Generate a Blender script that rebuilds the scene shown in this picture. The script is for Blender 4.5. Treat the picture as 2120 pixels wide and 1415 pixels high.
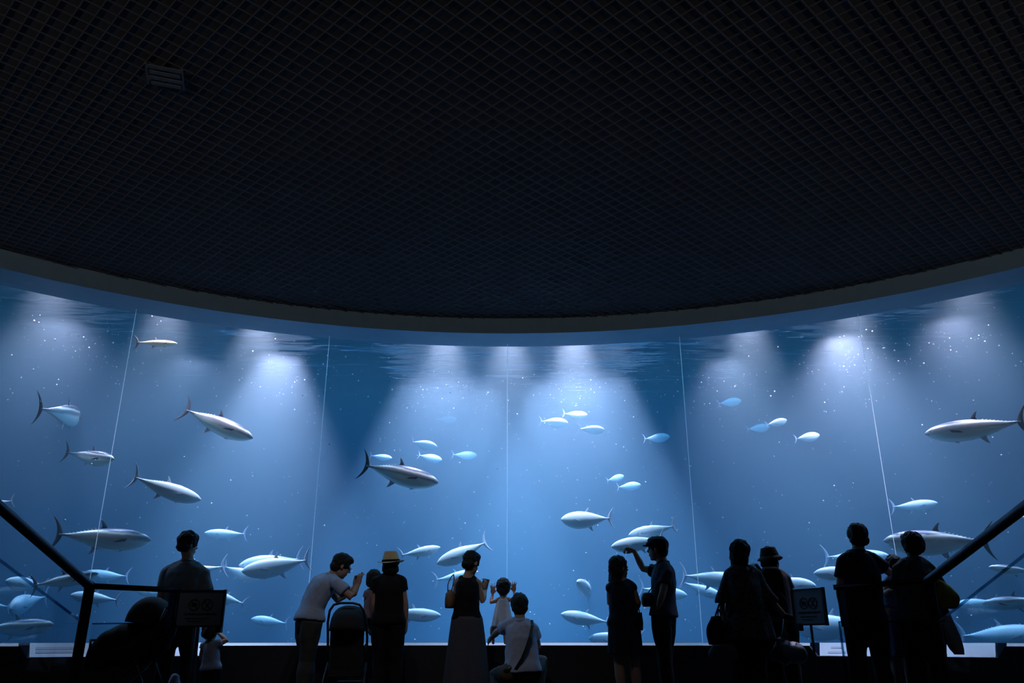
import bpy, bmesh, math, random
from mathutils import Vector, Matrix, Quaternion
import numpy as np

S = bpy.context.scene
C = S.collection
for o in list(bpy.data.objects):
    bpy.data.objects.remove(o, do_unlink=True)
random.seed(7)
PI = math.pi
R_ = math.radians

# ------------------------------------------------------------------ camera
FPX = 1682.0                       # focal length in pixels of the 2120 px wide frame
EYE = 0.66                         # camera height: the photographer crouches
PITCH = math.atan(618 / FPX)       # looking up, the horizon lies on the tank's sill
cd = bpy.data.cameras.new('camera')
cd.sensor_width = 36.0
cd.lens = 36.0 * FPX / 2120.0
cd.clip_end = 200
cam = bpy.data.objects.new('camera', cd)
C.objects.link(cam)
cam.location = (0, 0, EYE)
cam.rotation_euler = (PI / 2 + PITCH, 0, 0)
S.camera = cam

# ------------------------------------------------------------------ world, lights, exposure
wd = bpy.data.worlds.new('world')
S.world = wd
wd.use_nodes = True
wd.node_tree.nodes['Background'].inputs[0].default_value = (0.5, 0.6, 0.8, 1)
wd.node_tree.nodes['Background'].inputs[1].default_value = 0.0
S.view_settings.view_transform = 'Standard'
S.view_settings.look = 'None'
S.view_settings.gamma = 1
S.view_settings.exposure = 0.0
cy = S.cycles
cy.use_denoising = True
cy.max_bounces = 8
cy.diffuse_bounces = 3
cy.glossy_bounces = 3
cy.transmission_bounces = 4
cy.volume_bounces = 1
cy.transparent_max_bounces = 12
cy.sample_clamp_indirect = 3.0
cy.caustics_reflective = False
cy.caustics_refractive = False

CX, CY, RW = -0.034, 1.425, 8.83   # axis and radius of the curved window (inner face)
SILL = 0.63
TOP = EYE + 3.77                   # top edge of the window
SURF = TOP + 0.22                  # water surface in the tank
CEIL = TOP + 0.19

def polar(az, r, z=0.0):
    """point at angle az (degrees, 0 = straight ahead, + = right) and radius r about the hall's axis"""
    a = R_(az)
    return Vector((CX + r * math.sin(a), CY + r * math.cos(a), z))

def spot(name, az, r, z, power, angle, blend, col, size=0.15, aim=None):
    l = bpy.data.lights.new(name, 'SPOT')
    l.energy = power; l.spot_size = R_(angle); l.spot_blend = blend
    l.color = col; l.shadow_soft_size = size
    o = bpy.data.objects.new(name, l)
    C.objects.link(o)
    o.location = polar(az, r, z)
    d = (aim - o.location) if aim is not None else Vector((0, 0, -1))
    o.rotation_euler = d.to_track_quat('-Z', 'Y').to_euler()
    return o

# lamps over the water: azimuth about the hall's axis, radius, height over the surface, watts, cone
LAV = (1.0, 0.54, 0.66)
TANK_LAMPS = [(-34.5, 10.6, 0.35, 1300, 110, 0.9), (-25.0, 11.3, 0.4, 1300, 100, 0.9), (-18.8, 10.7, 0.6, 9500, 60, 0.6),
              (-5.2, 11.6, 1.9, 17000, 50, 0.3), (0.3, 11.9, 1.9, 6000, 44, 0.8), (5.8, 11.5, 1.9, 22000, 50, 0.3),
              (17.6, 10.8, 0.5, 2600, 72, 0.8), (26.6, 10.4, 0.3, 4800, 96, 1.0), (34.2, 10.4, 0.35, 1900, 96, 1.0)]
for az, r, dz, w, ang, bl in TANK_LAMPS:
    spot('tank_lamp', az, r, SURF + dz, w, ang, bl, LAV, 0.12)
# broad fill lights added over the tank, imitating light scattered in water
for az in (-42, -28, -14, 0, 14, 28, 42):
    l = bpy.data.lights.new('tank_fill_light', 'AREA'); l.energy = 130; l.shape = 'DISK'; l.size = 2.5; l.color = (0.22, 0.66, 1.0)
    o = bpy.data.objects.new('tank_fill_light', l); C.objects.link(o); o.location = polar(az, 10.6, SURF + 1.6)

# key lights added behind the window head, aimed down to brighten the near fish
for az, w in ((-44, 600), (-36, 800), (-28, 1100), (-21, 1700), (-5.5, 1800), (0, 2000), (5.5, 2600), (20, 1400), (28, 1000), (36, 800), (44, 600)):
    spot('front_key_light', az, 9.35, SURF + 0.5, w * 1.95, 54, 1.0, (1.0, 0.69, 0.84), 0.1, polar(az, 9.85, 2.0))

# unseen uplights added behind the viewer to wash the ceiling and lintel
for x, y, e in ((-6.0, -4.5, 1000), (5.5, -4.5, 1000)):
    l = bpy.data.lights.new('hall_fill_light', 'SPOT'); l.energy = e; l.shadow_soft_size = 0.1; l.color = (1.0, 0.97, 0.93)
    l.spot_size = R_(130); l.spot_blend = 1.0
    o = bpy.data.objects.new('hall_fill_light', l); C.objects.link(o); o.location = (x, y, 1.6); o.rotation_euler = (R_(180 - 28), 0, 0)

# weak downlights in the hall ceiling over the strip before the window
for x, y, ax, e, hw in ((-0.6, 4.6, -0.6, 55, 46), (-1.2, 5.0, -1.4, 48, 44), (2.6, 4.4, 2.9, 4, 46), (-3.0, 4.4, -3.6, 14, 44)):
    l = bpy.data.lights.new('hall_downlight', 'SPOT'); l.energy = e; l.shadow_soft_size = 0.06; l.color = (0.93, 0.93, 1.0)
    l.spot_size = R_(hw); l.spot_blend = 0.8
    o = bpy.data.objects.new('hall_downlight', l); C.objects.link(o); o.location = (x, y, 4.5)
    o.rotation_euler = (Vector((ax, 8.9, 1.0)) - o.location).to_track_quat('-Z', 'Y').to_euler()

# ------------------------------------------------------------------ picking points
def ray(px, py):
    x = px - 1060.0; u = 707.5 - py
    return Vector((x, FPX * math.cos(PITCH) - u * math.sin(PITCH), FPX * math.sin(PITCH) + u * math.cos(PITCH)))

def at(px, py, Y):
    """world point seen at pixel (px, py) lying Y metres in front of the camera"""
    r = ray(px, py)
    return Vector((0, 0, EYE)) + r * (Y / r.y)

def atd(px, py, rr):
    """world point at pixel lying at radius rr of the hall's axis"""
    r = ray(px, py); a = r.x ** 2 + r.y ** 2
    b = -2 * (r.x * CX + r.y * CY); c = CX * CX + CY * CY - rr * rr
    t = (-b + math.sqrt(b * b - 4 * a * c)) / (2 * a)
    return Vector((0, 0, EYE)) + r * t

# ------------------------------------------------------------------ materials
def mat(name, col=(0.5, 0.5, 0.5), rough=0.6, metal=0.0, spec=0.5, noise=None, emit=None, bump=0.0):
    m = bpy.data.materials.new(name)
    m.use_nodes = True
    nt = m.node_tree
    b = nt.nodes['Principled BSDF']
    b.inputs['Base Color'].default_value = (*col, 1)
    b.inputs['Roughness'].default_value = rough
    b.inputs['Metallic'].default_value = metal
    b.inputs['Specular IOR Level'].default_value = spec
    if emit:
        b.inputs['Emission Color'].default_value = (*emit[0], 1)
        b.inputs['Emission Strength'].default_value = emit[1]
    if noise:
        sc, amt = noise
        tc = nt.nodes.new('ShaderNodeTexCoord')
        n = nt.nodes.new('ShaderNodeTexNoise'); n.inputs['Scale'].default_value = sc
        n.inputs['Detail'].default_value = 4
        nt.links.new(tc.outputs['Object'], n.inputs['Vector'])
        mx = nt.nodes.new('ShaderNodeMix'); mx.data_type = 'RGBA'
        mx.inputs[6].default_value = (*[c * (1 - amt) for c in col], 1)
        mx.inputs[7].default_value = (*[min(1, c * (1 + amt)) for c in col], 1)
        nt.links.new(n.outputs['Fac'], mx.inputs[0])
        nt.links.new(mx.outputs[2], b.inputs['Base Color'])
        if bump:
            bp = nt.nodes.new('ShaderNodeBump'); bp.inputs['Strength'].default_value = bump
            bp.inputs['Distance'].default_value = 0.01
            nt.links.new(n.outputs['Fac'], bp.inputs['Height'])
            nt.links.new(bp.outputs['Normal'], b.inputs['Normal'])
    return m

def clear_mat(name, tint, gloss=0.05, rough=0.0, fres=True):
    """clear pane: see-through, tinted, with a mirror sheen"""
    m = bpy.data.materials.new(name); m.use_nodes = True
    nt = m.node_tree; nt.nodes.clear()
    out = nt.nodes.new('ShaderNodeOutputMaterial')
    tr = nt.nodes.new('ShaderNodeBsdfTransparent'); tr.inputs[0].default_value = (*tint, 1)
    gl = nt.nodes.new('ShaderNodeBsdfGlossy'); gl.inputs['Roughness'].default_value = rough
    mx = nt.nodes.new('ShaderNodeMixShader')
    if fres:
        fr = nt.nodes.new('ShaderNodeFresnel'); fr.inputs[0].default_value = 1.45
        nt.links.new(fr.outputs[0], mx.inputs[0])
    else:
        mx.inputs[0].default_value = gloss
    nt.links.new(tr.outputs[0], mx.inputs[1]); nt.links.new(gl.outputs[0], mx.inputs[2])
    nt.links.new(mx.outputs[0], out.inputs[0])
    return m, nt, mx, gl

# ------------------------------------------------------------------ mesh helpers
def mesh_obj(name, verts, faces, m=None, parent=None, smooth=False, mats=None, fmat=None):
    me = bpy.data.meshes.new(name)
    me.from_pydata([tuple(v) for v in verts], [], faces)
    if mats:
        for q in mats: me.materials.append(q)
        if fmat is not None: me.polygons.foreach_set('material_index', fmat)
    elif m: me.materials.append(m)
    if smooth: me.polygons.foreach_set('use_smooth', [True] * len(me.polygons))
    me.update()
    o = bpy.data.objects.new(name, me)
    C.objects.link(o)
    if parent: o.parent = parent
    return o

class MB:
    """collects shapes that become ONE mesh"""
    def __init__(s): s.v = []; s.f = []; s.m = []; s.mi = 0
    def add(s, v, f):
        n = len(s.v); s.v += [Vector(p) for p in v]; s.f += [tuple(i + n for i in q) for q in f]; s.m += [s.mi] * len(f)
    def box(s, c, d, rot=None):
        x, y, z = d[0] / 2, d[1] / 2, d[2] / 2
        vs = [Vector((a * x, b * y, e * z)) for a in (-1, 1) for b in (-1, 1) for e in (-1, 1)]
        if rot is not None: vs = [rot @ v for v in vs]
        s.add([v + Vector(c) for v in vs], [(0, 1, 3, 2), (4, 6, 7, 5), (0, 4, 5, 1), (2, 3, 7, 6), (0, 2, 6, 4), (1, 5, 7, 3)])
    def bar(s, a, b, w, h, up=Vector((0, 0, 1))):
        """rectangular bar from a to b"""
        a = Vector(a); b = Vector(b); d = (b - a).normalized()
        sx = d.cross(up)
        if sx.length < 1e-4: sx = d.cross(Vector((0, 1, 0)))
        sx.normalize(); sy = sx.cross(d).normalized()
        vs = []
        for p in (a, b):
            for i, j in ((-1, -1), (1, -1), (1, 1), (-1, 1)): vs.append(p + sx * (i * w / 2) + sy * (j * h / 2))
        s.add(vs, [(0, 1, 2, 3), (7, 6, 5, 4), (0, 4, 5, 1), (1, 5, 6, 2), (2, 6, 7, 3), (3, 7, 4, 0)])
    def loft(s, rings, cap=True, close=False):
        n = len(rings[0]); vs = [p for r in rings for p in r]; fs = []
        k = len(rings)
        for i in range(k - (0 if close else 1)):
            i2 = (i + 1) % k
            for j in range(n):
                j2 = (j + 1) % n
                fs.append((i * n + j, i * n + j2, i2 * n + j2, i2 * n + j))
        if cap and not close:
            fs.append(tuple(range(n - 1, -1, -1))); fs.append(tuple((k - 1) * n + j for j in range(n)))
        s.add(vs, fs)
    def tube(s, pts, rad, n=12, side=None, ratio=1.0, round_ends=False):
        """smooth tapered tube along pts; rad may be a list; ratio flattens it along side x tangent"""
        pts = [Vector(p) for p in pts]
        if not hasattr(rad, '__len__'): rad = [rad] * len(pts)
        rad = list(rad)
        if round_ends:
            d0 = (pts[0] - pts[1]).normalized(); d1 = (pts[-1] - pts[-2]).normalized()
            a, b = pts[0], pts[-1]; ra, rb = rad[0], rad[-1]
            pre = [(a + d0 * ra * math.sin(t), ra * math.cos(t)) for t in (1.35, 0.9, 0.45)]
            post = [(b + d1 * rb * math.sin(t), rb * math.cos(t)) for t in (0.45, 0.9, 1.35)]
            pts = [p for p, _ in pre] + pts + [p for p, _ in post]
            rad = [r for _, r in pre] + rad + [r for _, r in post]
        rings = []; prev = None
        for i, p in enumerate(pts):
            t = (pts[min(i + 1, len(pts) - 1)] - pts[max(i - 1, 0)]).normalized()
            if prev is None:
                sx = Vector(side) if side is not None else (Vector((1, 0, 0)) if abs(t.x) < 0.8 else Vector((0, 1, 0)))
            else: sx = prev
            sx = (sx - t * sx.dot(t)).normalized(); prev = sx
            sy = t.cross(sx)
            rings.append([p + sx * (rad[i] * math.cos(2 * PI * k / n)) + sy * (rad[i] * ratio * math.sin(2 * PI * k / n)) for k in range(n)])
        s.loft(rings)
    def ball(s, c, r, n=14, m=9, rot=None):
        """ellipsoid, r scalar or triple"""
        if not hasattr(r, '__len__'): r = (r, r, r)
        rings = []
        for i in range(m):
            t = PI * (i + 0.5) / m
            ring = []
            for k in range(n):
                v = Vector((r[0] * math.sin(t) * math.cos(2 * PI * k / n), r[1] * math.sin(t) * math.sin(2 * PI * k / n), r[2] * math.cos(t)))
                if rot is not None: v = rot @ v
                ring.append(v + Vector(c))
            rings.append(ring)
        s.loft(rings)
    def build(s, name, m=None, parent=None, smooth=False, mats=None):
        me_f = s.m if mats else None
        o = mesh_obj(name, s.v, s.f, m, parent, smooth, mats, me_f)
        bm = bmesh.new(); bm.from_mesh(o.data); bmesh.ops.recalc_face_normals(bm, faces=bm.faces); bm.to_mesh(o.data); bm.free()
        return o

def tag(o, label=None, cat=None, group=None, kind=None):
    if label: o['label'] = label
    if cat: o['category'] = cat
    if group: o['group'] = group
    if kind: o['kind'] = kind
    return o

def thing(name, loc, label, cat, group=None, rz=0.0):
    o = bpy.data.objects.new(name, None); C.objects.link(o)
    o.location = loc; o.rotation_euler = (0, 0, rz); o.empty_display_size = 0.1
    return tag(o, label, cat, group)

def arc_solid(az0, az1, prof, n=64):
    """solid of the closed profile [(r, z)...] swept round the hall's axis"""
    mb = MB()
    rings = [[polar(az0 + (az1 - az0) * i / n, r, z) for r, z in prof] for i in range(n + 1)]
    mb.loft(rings)
    return mb
# ================================================================== THE HALL
AZ = 62
M_black = mat('black_paint', (0.009, 0.008, 0.009), 0.7, noise=(9, 0.3))
M_floor = mat('dark_carpet', (0.02, 0.02, 0.024), 0.9, noise=(60, 0.4), bump=0.3)
M_lintel = mat('grey_concrete_paint', (0.24, 0.36, 0.42), 0.6, noise=(5, 0.12), bump=0.1)
M_panel = mat('ceiling_backing', (0.050, 0.047, 0.050), 0.9, noise=(14, 0.3))
M_grid = mat('ceiling_mesh_metal', (0.085, 0.080, 0.085), 0.5, noise=(3, 0.3))
M_ledge = mat('ledge_stone', (0.14, 0.17, 0.19), 0.5, noise=(20, 0.15))
M_tank = mat('tank_wall_paint', (0.10, 0.20, 0.34), 0.8, noise=(0.6, 0.25))
M_sand = mat('tank_floor', (0.45, 0.47, 0.45), 0.9, noise=(4, 0.2))

fl = MB(); fl.box((0, 2.5, -0.1), (26, 20, 0.2)); tag(fl.build('floor', M_floor), 'dark hall floor', kind='structure')
RB, RF = 8.55, 8.53
# parapet under the window with the two notches that hold the picture panels
def notch_az(px): 
    p = atd(px, 1340, RB); return math.degrees(math.atan2(p.x - CX, p.y - CY))
N0, N1 = notch_az(60), notch_az(430)
P0, P1 = notch_az(1690), notch_az(2062)
par = MB()
def par_seg(a, b, z):
    par.loft([[polar(a + (b - a) * i / 24, r, zz) for r, zz in ((RB, 0), (RB, z), (RB + 0.28, z), (RB + 0.28, 0))] for i in range(25)])
ZN = SILL - 0.135
par_seg(-AZ, N0 - 0.5, SILL - 0.032); par_seg(N0, N1, ZN); par_seg(N1 + 0.5, P0 - 0.5, SILL - 0.032); par_seg(P0, P1, ZN); par_seg(P1 + 0.5, AZ, SILL - 0.032)
SP_ = SILL - 0.032
for a0, z0, a1, z1 in ((N0 - 0.5, SP_, N0, ZN), (N1, ZN, N1 + 0.5, SP_), (P0 - 0.5, SP_, P0, ZN), (P1, ZN, P1 + 0.5, SP_)):
    par.loft([[polar(a, r, zz) for r, zz in ((RB, 0), (RB, z), (RB + 0.28, z), (RB + 0.28, 0))] for a, z in ((a0, z0), (a1, z1))])
tag(par.build('wall_front', M_black), 'black parapet wall below the curved window', kind='structure')
led = MB()
for a, b in ((-AZ, N0 - 0.5), (N1 + 0.5, P0 - 0.5), (P1 + 0.5, AZ)):
    led.loft([[polar(a + (b - a) * i / 30, r, zz) for r, zz in ((RB + 0.02, SILL - 0.040), (RB + 0.02, SILL - 0.030), (RW - 0.05, SILL - 0.030), (RW - 0.012, SILL - 0.002), (RW - 0.005, SILL - 0.002), (RW - 0.005, SILL - 0.040))] for i in range(31)])
tag(led.build('trim_1', M_ledge), 'pale ledge along the foot of the window', kind='structure')

# lintel above the window: soffit and front face
tag(arc_solid(-AZ, AZ, [(RF, TOP), (RF, CEIL + 0.05), (RW + 0.21, CEIL + 0.05), (RW + 0.21, TOP)], 90).build('trim_2', M_lintel), 'curved grey lintel above the window', kind='structure')

# ceiling: dark backing and the diamond mesh hung under it
cb = MB()
cb.mi = 0
edge = [polar(-AZ + 2 * AZ * i / 60, RW + 0.15) for i in range(61)] + [Vector((11.7, 5.5, 0)), Vector((11.7, -6.8, 0)), Vector((-11.7, -6.8, 0)), Vector((-11.7, 5.5, 0))]
cb.loft([[Vector((p.x, p.y, CEIL + zz)) for p in edge] for zz in (0.025, 0.17)])
cb.mi = 1
SP = 0.108
def in_hall(x, y):
    return abs(x) < 11.5 and y > -6.5 and (x - CX) ** 2 + (y - CY) ** 2 < (RF + 0.02) ** 2 or (abs(x) < 11.5 and -6.5 < y < CY)
for s in (1, -1):
    d = Vector((s, 1, 0)).normalized(); nrm = Vector((1, -s, 0)).normalized()
    for k in range(-190, 190):
        off = nrm * (k * SP) + Vector((0, 2.5, 0))
        run = None
        ts = np.arange(-20, 20, 0.1)
        ins = [in_hall(off.x + d.x * t, off.y + d.y * t) for t in ts]
        i = 0
        while i < len(ts):
            if ins[i]:
                j = i
                while j + 1 < len(ts) and ins[j + 1]: j += 1
                if j > i:
                    a = off + d * ts[i]; b = off + d * ts[j]
                    a.z = b.z = CEIL + (0.012 if s > 0 else 0.016)
                    cb.bar(a, b, 0.004, 0.012)
                i = j + 1
            else: i += 1
tag(cb.build('ceiling', mats=[M_panel, M_grid]), 'near-black ceiling of diamond metal mesh', kind='structure')

# other walls of the hall
w = MB(); w.box((0, -6.7, 2.35), (23.4, 0.2, 4.7)); tag(w.build('wall_back', M_black), 'dark wall behind the viewer', kind='structure')
for s, nme in ((-1, 'wall_left'), (1, 'wall_right')):
    w = MB(); w.box((s * 11.6, -0.6, 2.35), (0.2, 12.2, 4.7))
    tag(w.build(nme, M_black), 'dark side wall', kind='structure')

# ================================================================== THE TANK
RO = RW + 8.0
shell = MB()
n = 80; A2 = 66
shell.mi = 0
ring = lambda r, z: [polar(-A2 + 2 * A2 * i / n, r, z) for i in range(n + 1)]
def strip(p, q):
    k = len(p); shell.add(p + q, [(i, i + 1, k + i + 1, k + i) for i in range(k - 1)])
strip(ring(RO, -0.6), ring(RO, SURF + 4)); 
for a in (-A2, A2): shell.add([polar(a, RW, -0.6), polar(a, RO, -0.6), polar(a, RO, SURF + 4), polar(a, RW, SURF + 4)], [(0, 1, 2, 3)])
shell.mi = 1
strip(ring(RW, -0.6), ring(RO, -0.6))
shell.mi = 0
strip(ring(RW + 0.22, -0.6), ring(RW + 0.22, SILL))
strip(ring(RW + 0.21, CEIL + 0.05), ring(RW + 0.21, SURF + 4))
strip(ring(RW + 0.21, SURF + 4), ring(RO, SURF + 4))
tag(mesh_obj('wall_tank', shell.v, shell.f, mats=[M_tank, M_sand], fmat=shell.m), 'painted far wall and bed of the tank', kind='structure')

# acrylic window: panes between the seams
mg, nt, mx, gl = clear_mat('acrylic', (0.985, 0.995, 1.0), 0.025, fres=False)
mseam = mat('seam_cement_glow', (0.9, 0.95, 1.0), 0.4)
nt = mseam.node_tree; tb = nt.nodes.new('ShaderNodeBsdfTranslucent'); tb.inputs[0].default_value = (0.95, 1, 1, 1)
# faint emission added to the joint, imitating lamp light caught along its edge
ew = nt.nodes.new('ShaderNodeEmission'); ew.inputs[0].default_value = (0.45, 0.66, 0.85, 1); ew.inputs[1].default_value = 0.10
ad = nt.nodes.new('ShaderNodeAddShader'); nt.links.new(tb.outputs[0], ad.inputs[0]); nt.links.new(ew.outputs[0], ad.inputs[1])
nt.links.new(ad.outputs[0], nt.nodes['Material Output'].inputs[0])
def seam_az(px, py):
    p = atd(px, py, RW); return math.degrees(math.atan2(p.x - CX, p.y - CY))
SEAMS = [seam_az(285, 634), seam_az(662, 950), seam_az(1050, 1000), seam_az(1429, 1000), seam_az(1830, 1000)]
d = SEAMS[1] - SEAMS[0]
edges = [-AZ, SEAMS[0] - d] + SEAMS + [SEAMS[-1] + d, AZ]
M_water_surf = None
for i in range(len(edges) - 1):
    a, b = edges[i] + 0.025, edges[i + 1] - 0.025
    p = arc_solid(a, b, [(RW, SILL - 0.13), (RW, TOP + 0.05), (RW + 0.2, TOP + 0.05), (RW + 0.2, SILL - 0.13)], 14)
    tag(p.build('window_%d' % (i + 1), mg, smooth=False), 'tall clear acrylic pane of the tank window', kind='structure')
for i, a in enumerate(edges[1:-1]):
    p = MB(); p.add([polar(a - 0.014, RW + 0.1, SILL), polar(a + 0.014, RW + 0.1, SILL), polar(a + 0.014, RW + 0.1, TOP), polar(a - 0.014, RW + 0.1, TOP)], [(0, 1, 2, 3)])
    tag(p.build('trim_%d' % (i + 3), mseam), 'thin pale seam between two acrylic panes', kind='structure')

# water: a body of slightly cloudy sea water
mw = bpy.data.materials.new('sea_water'); mw.use_nodes = True
nt = mw.node_tree; nt.nodes.clear()
out = nt.nodes.new('ShaderNodeOutputMaterial')
vs = nt.nodes.new('ShaderNodeVolumeScatter'); vs.inputs['Color'].default_value = (0.56, 0.86, 1.0, 1); vs.inputs['Density'].default_value = 0.085
va = nt.nodes.new('ShaderNodeVolumeAbsorption'); va.inputs['Color'].default_value = (0.0, 0.61, 0.82, 1); va.inputs['Density'].default_value = 0.45
ad = nt.nodes.new('ShaderNodeAddShader')
nt.links.new(vs.outputs[0], ad.inputs[0]); nt.links.new(va.outputs[0], ad.inputs[1]); nt.links.new(ad.outputs[0], out.inputs['Volume'])
mw.cycles.homogeneous_volume = True
wt = arc_solid(-A2 + 0.1, A2 - 0.1, [(RW + 0.215, -0.55), (RW + 0.215, SURF - 0.01), (RO - 0.02, SURF - 0.01), (RO - 0.02, -0.55)], 80)
tag(wt.build('water', mw), 'blue sea water filling the tank', 'water', kind='stuff')

# rippled water surface seen from below
ms = bpy.data.materials.new('water_surface'); ms.use_nodes = True
nt = ms.node_tree; nt.nodes.clear()
out = nt.nodes.new('ShaderNodeOutputMaterial')
tr = nt.nodes.new('ShaderNodeBsdfTransparent')
gl = nt.nodes.new('ShaderNodeBsdfGlossy'); gl.inputs['Roughness'].default_value = 0.05
mx = nt.nodes.new('ShaderNodeMixShader'); mx.inputs[0].default_value = 0.6
tc = nt.nodes.new('ShaderNodeTexCoord'); mp = nt.nodes.new('ShaderNodeMapping'); mp.inputs['Scale'].default_value = (0.6, 1.8, 1)
nz = nt.nodes.new('ShaderNodeTexNoise'); nz.inputs['Scale'].default_value = 1.6; nz.inputs['Detail'].default_value = 3
bp = nt.nodes.new('ShaderNodeBump'); bp.inputs['Strength'].default_value = 0.9; bp.inputs['Distance'].default_value = 0.2
nt.links.new(tc.outputs['Object'], mp.inputs[0]); nt.links.new(mp.outputs[0], nz.inputs['Vector']); nt.links.new(nz.outputs['Fac'], bp.inputs['Height'])
nt.links.new(bp.outputs[0], gl.inputs['Normal']); nt.links.new(tr.outputs[0], mx.inputs[1]); nt.links.new(gl.outputs[0], mx.inputs[2]); nt.links.new(mx.outputs[0], out.inputs[0])
sf = MB()
p, q = ring(RW + 0.23, SURF), ring(RO - 0.03, SURF)
sf.add(p + q, [(i, i + 1, len(p) + i + 1, len(p) + i) for i in range(len(p) - 1)])
tag(sf.build('water_surface', ms), 'rippled underside of the water surface', 'water surface', kind='stuff')
# ================================================================== FISH
def fish_skin(name, top, mid, belly, metal, highlight=None):
    m = bpy.data.materials.new(name); m.use_nodes = True
    nt = m.node_tree; b = nt.nodes['Principled BSDF']
    tc = nt.nodes.new('ShaderNodeTexCoord'); sp = nt.nodes.new('ShaderNodeSeparateXYZ')
    nt.links.new(tc.outputs['Object'], sp.inputs[0])
    nz = nt.nodes.new('ShaderNodeTexNoise'); nz.inputs['Scale'].default_value = 9; nz.inputs['Detail'].default_value = 3
    nt.links.new(tc.outputs['Object'], nz.inputs['Vector'])
    ma = nt.nodes.new('ShaderNodeMath'); ma.operation = 'MULTIPLY_ADD'; ma.inputs[1].default_value = 0.035; ma.inputs[2].default_value = -0.0175
    nt.links.new(nz.outputs['Fac'], ma.inputs[0])
    ad = nt.nodes.new('ShaderNodeMath'); ad.operation = 'ADD'
    nt.links.new(sp.outputs['Z'], ad.inputs[0]); nt.links.new(ma.outputs[0], ad.inputs[1])
    mr = nt.nodes.new('ShaderNodeMapRange'); mr.inputs[1].default_value = -0.12; mr.inputs[2].default_value = 0.12
    nt.links.new(ad.outputs[0], mr.inputs[0])
    cr = nt.nodes.new('ShaderNodeValToRGB'); e = cr.color_ramp.elements
    e[0].position = 0.0; e[0].color = (*belly, 1); e[1].position = 1.0; e[1].color = (*top, 1)
    for pos, c in (((0.36, belly), (0.50, mid), (0.62, mid), (0.67, highlight), (0.73, highlight), (0.79, top)) if highlight else ((0.40, belly), (0.52, mid), (0.70, mid), (0.82, top))):
        k = e.new(pos); k.color = (*c, 1)
    nt.links.new(mr.outputs[0], cr.inputs[0]); nt.links.new(cr.outputs[0], b.inputs['Base Color'])
    b.inputs['Metallic'].default_value = metal; b.inputs['Roughness'].default_value = 0.36
    return m
SK_D = fish_skin('tuna_skin_dark', (0.12, 0.11, 0.16), (0.40, 0.37, 0.38), (0.95, 0.97, 0.86), 0.3, (0.95, 0.88, 0.78))  # last colour: metallic highlight painted along the flank
SK_L = fish_skin('tuna_skin_toplit', (0.97, 0.93, 0.93), (0.95, 0.93, 0.92), (0.66, 0.76, 0.76), 0.0)  # overhead light painted in: white back, dimmer bluish belly
SK_Y = fish_skin('bonito_skin', (0.16, 0.13, 0.09), (0.55, 0.44, 0.26), (0.62, 0.60, 0.42), 0.2)
FN_D = mat('fin_dark', (0.055, 0.045, 0.055), 0.5, noise=(20, 0.3))
FN_L = mat('fin_pale', (0.45, 0.42, 0.50), 0.5, noise=(20, 0.2))
FN_W = mat('fin_silver', (0.70, 0.68, 0.74), 0.4, noise=(20, 0.2))
M_eye = mat('fish_eye', (0.01, 0.01, 0.015), 0.15)
M_mouth = mat('fish_mouth', (0.05, 0.05, 0.06), 0.6)
M_finlet = mat('finlet', (0.72, 0.68, 0.60), 0.5)

PROF = [(0, .004, .004), (.012, .018, .013), (.04, .042, .032), (.09, .072, .052), (.16, .098, .072), (.25, .118, .088), (.34, .127, .095),
        (.43, .127, .096), (.52, .120, .090), (.61, .103, .076), (.70, .079, .057), (.78, .055, .039), (.86, .032, .024), (.92, .019, .017), (.97, .011, .012), (1.0, .010, .008)]

def lerp_prof(t):
    for a, b in zip(PROF, PROF[1:]):
        if t <= b[0]:
            k = (t - a[0]) / (b[0] - a[0]); k = k
            return a[1] + (b[1] - a[1]) * k, a[2] + (b[2] - a[2]) * k
    return PROF[-1][1:]

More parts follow.
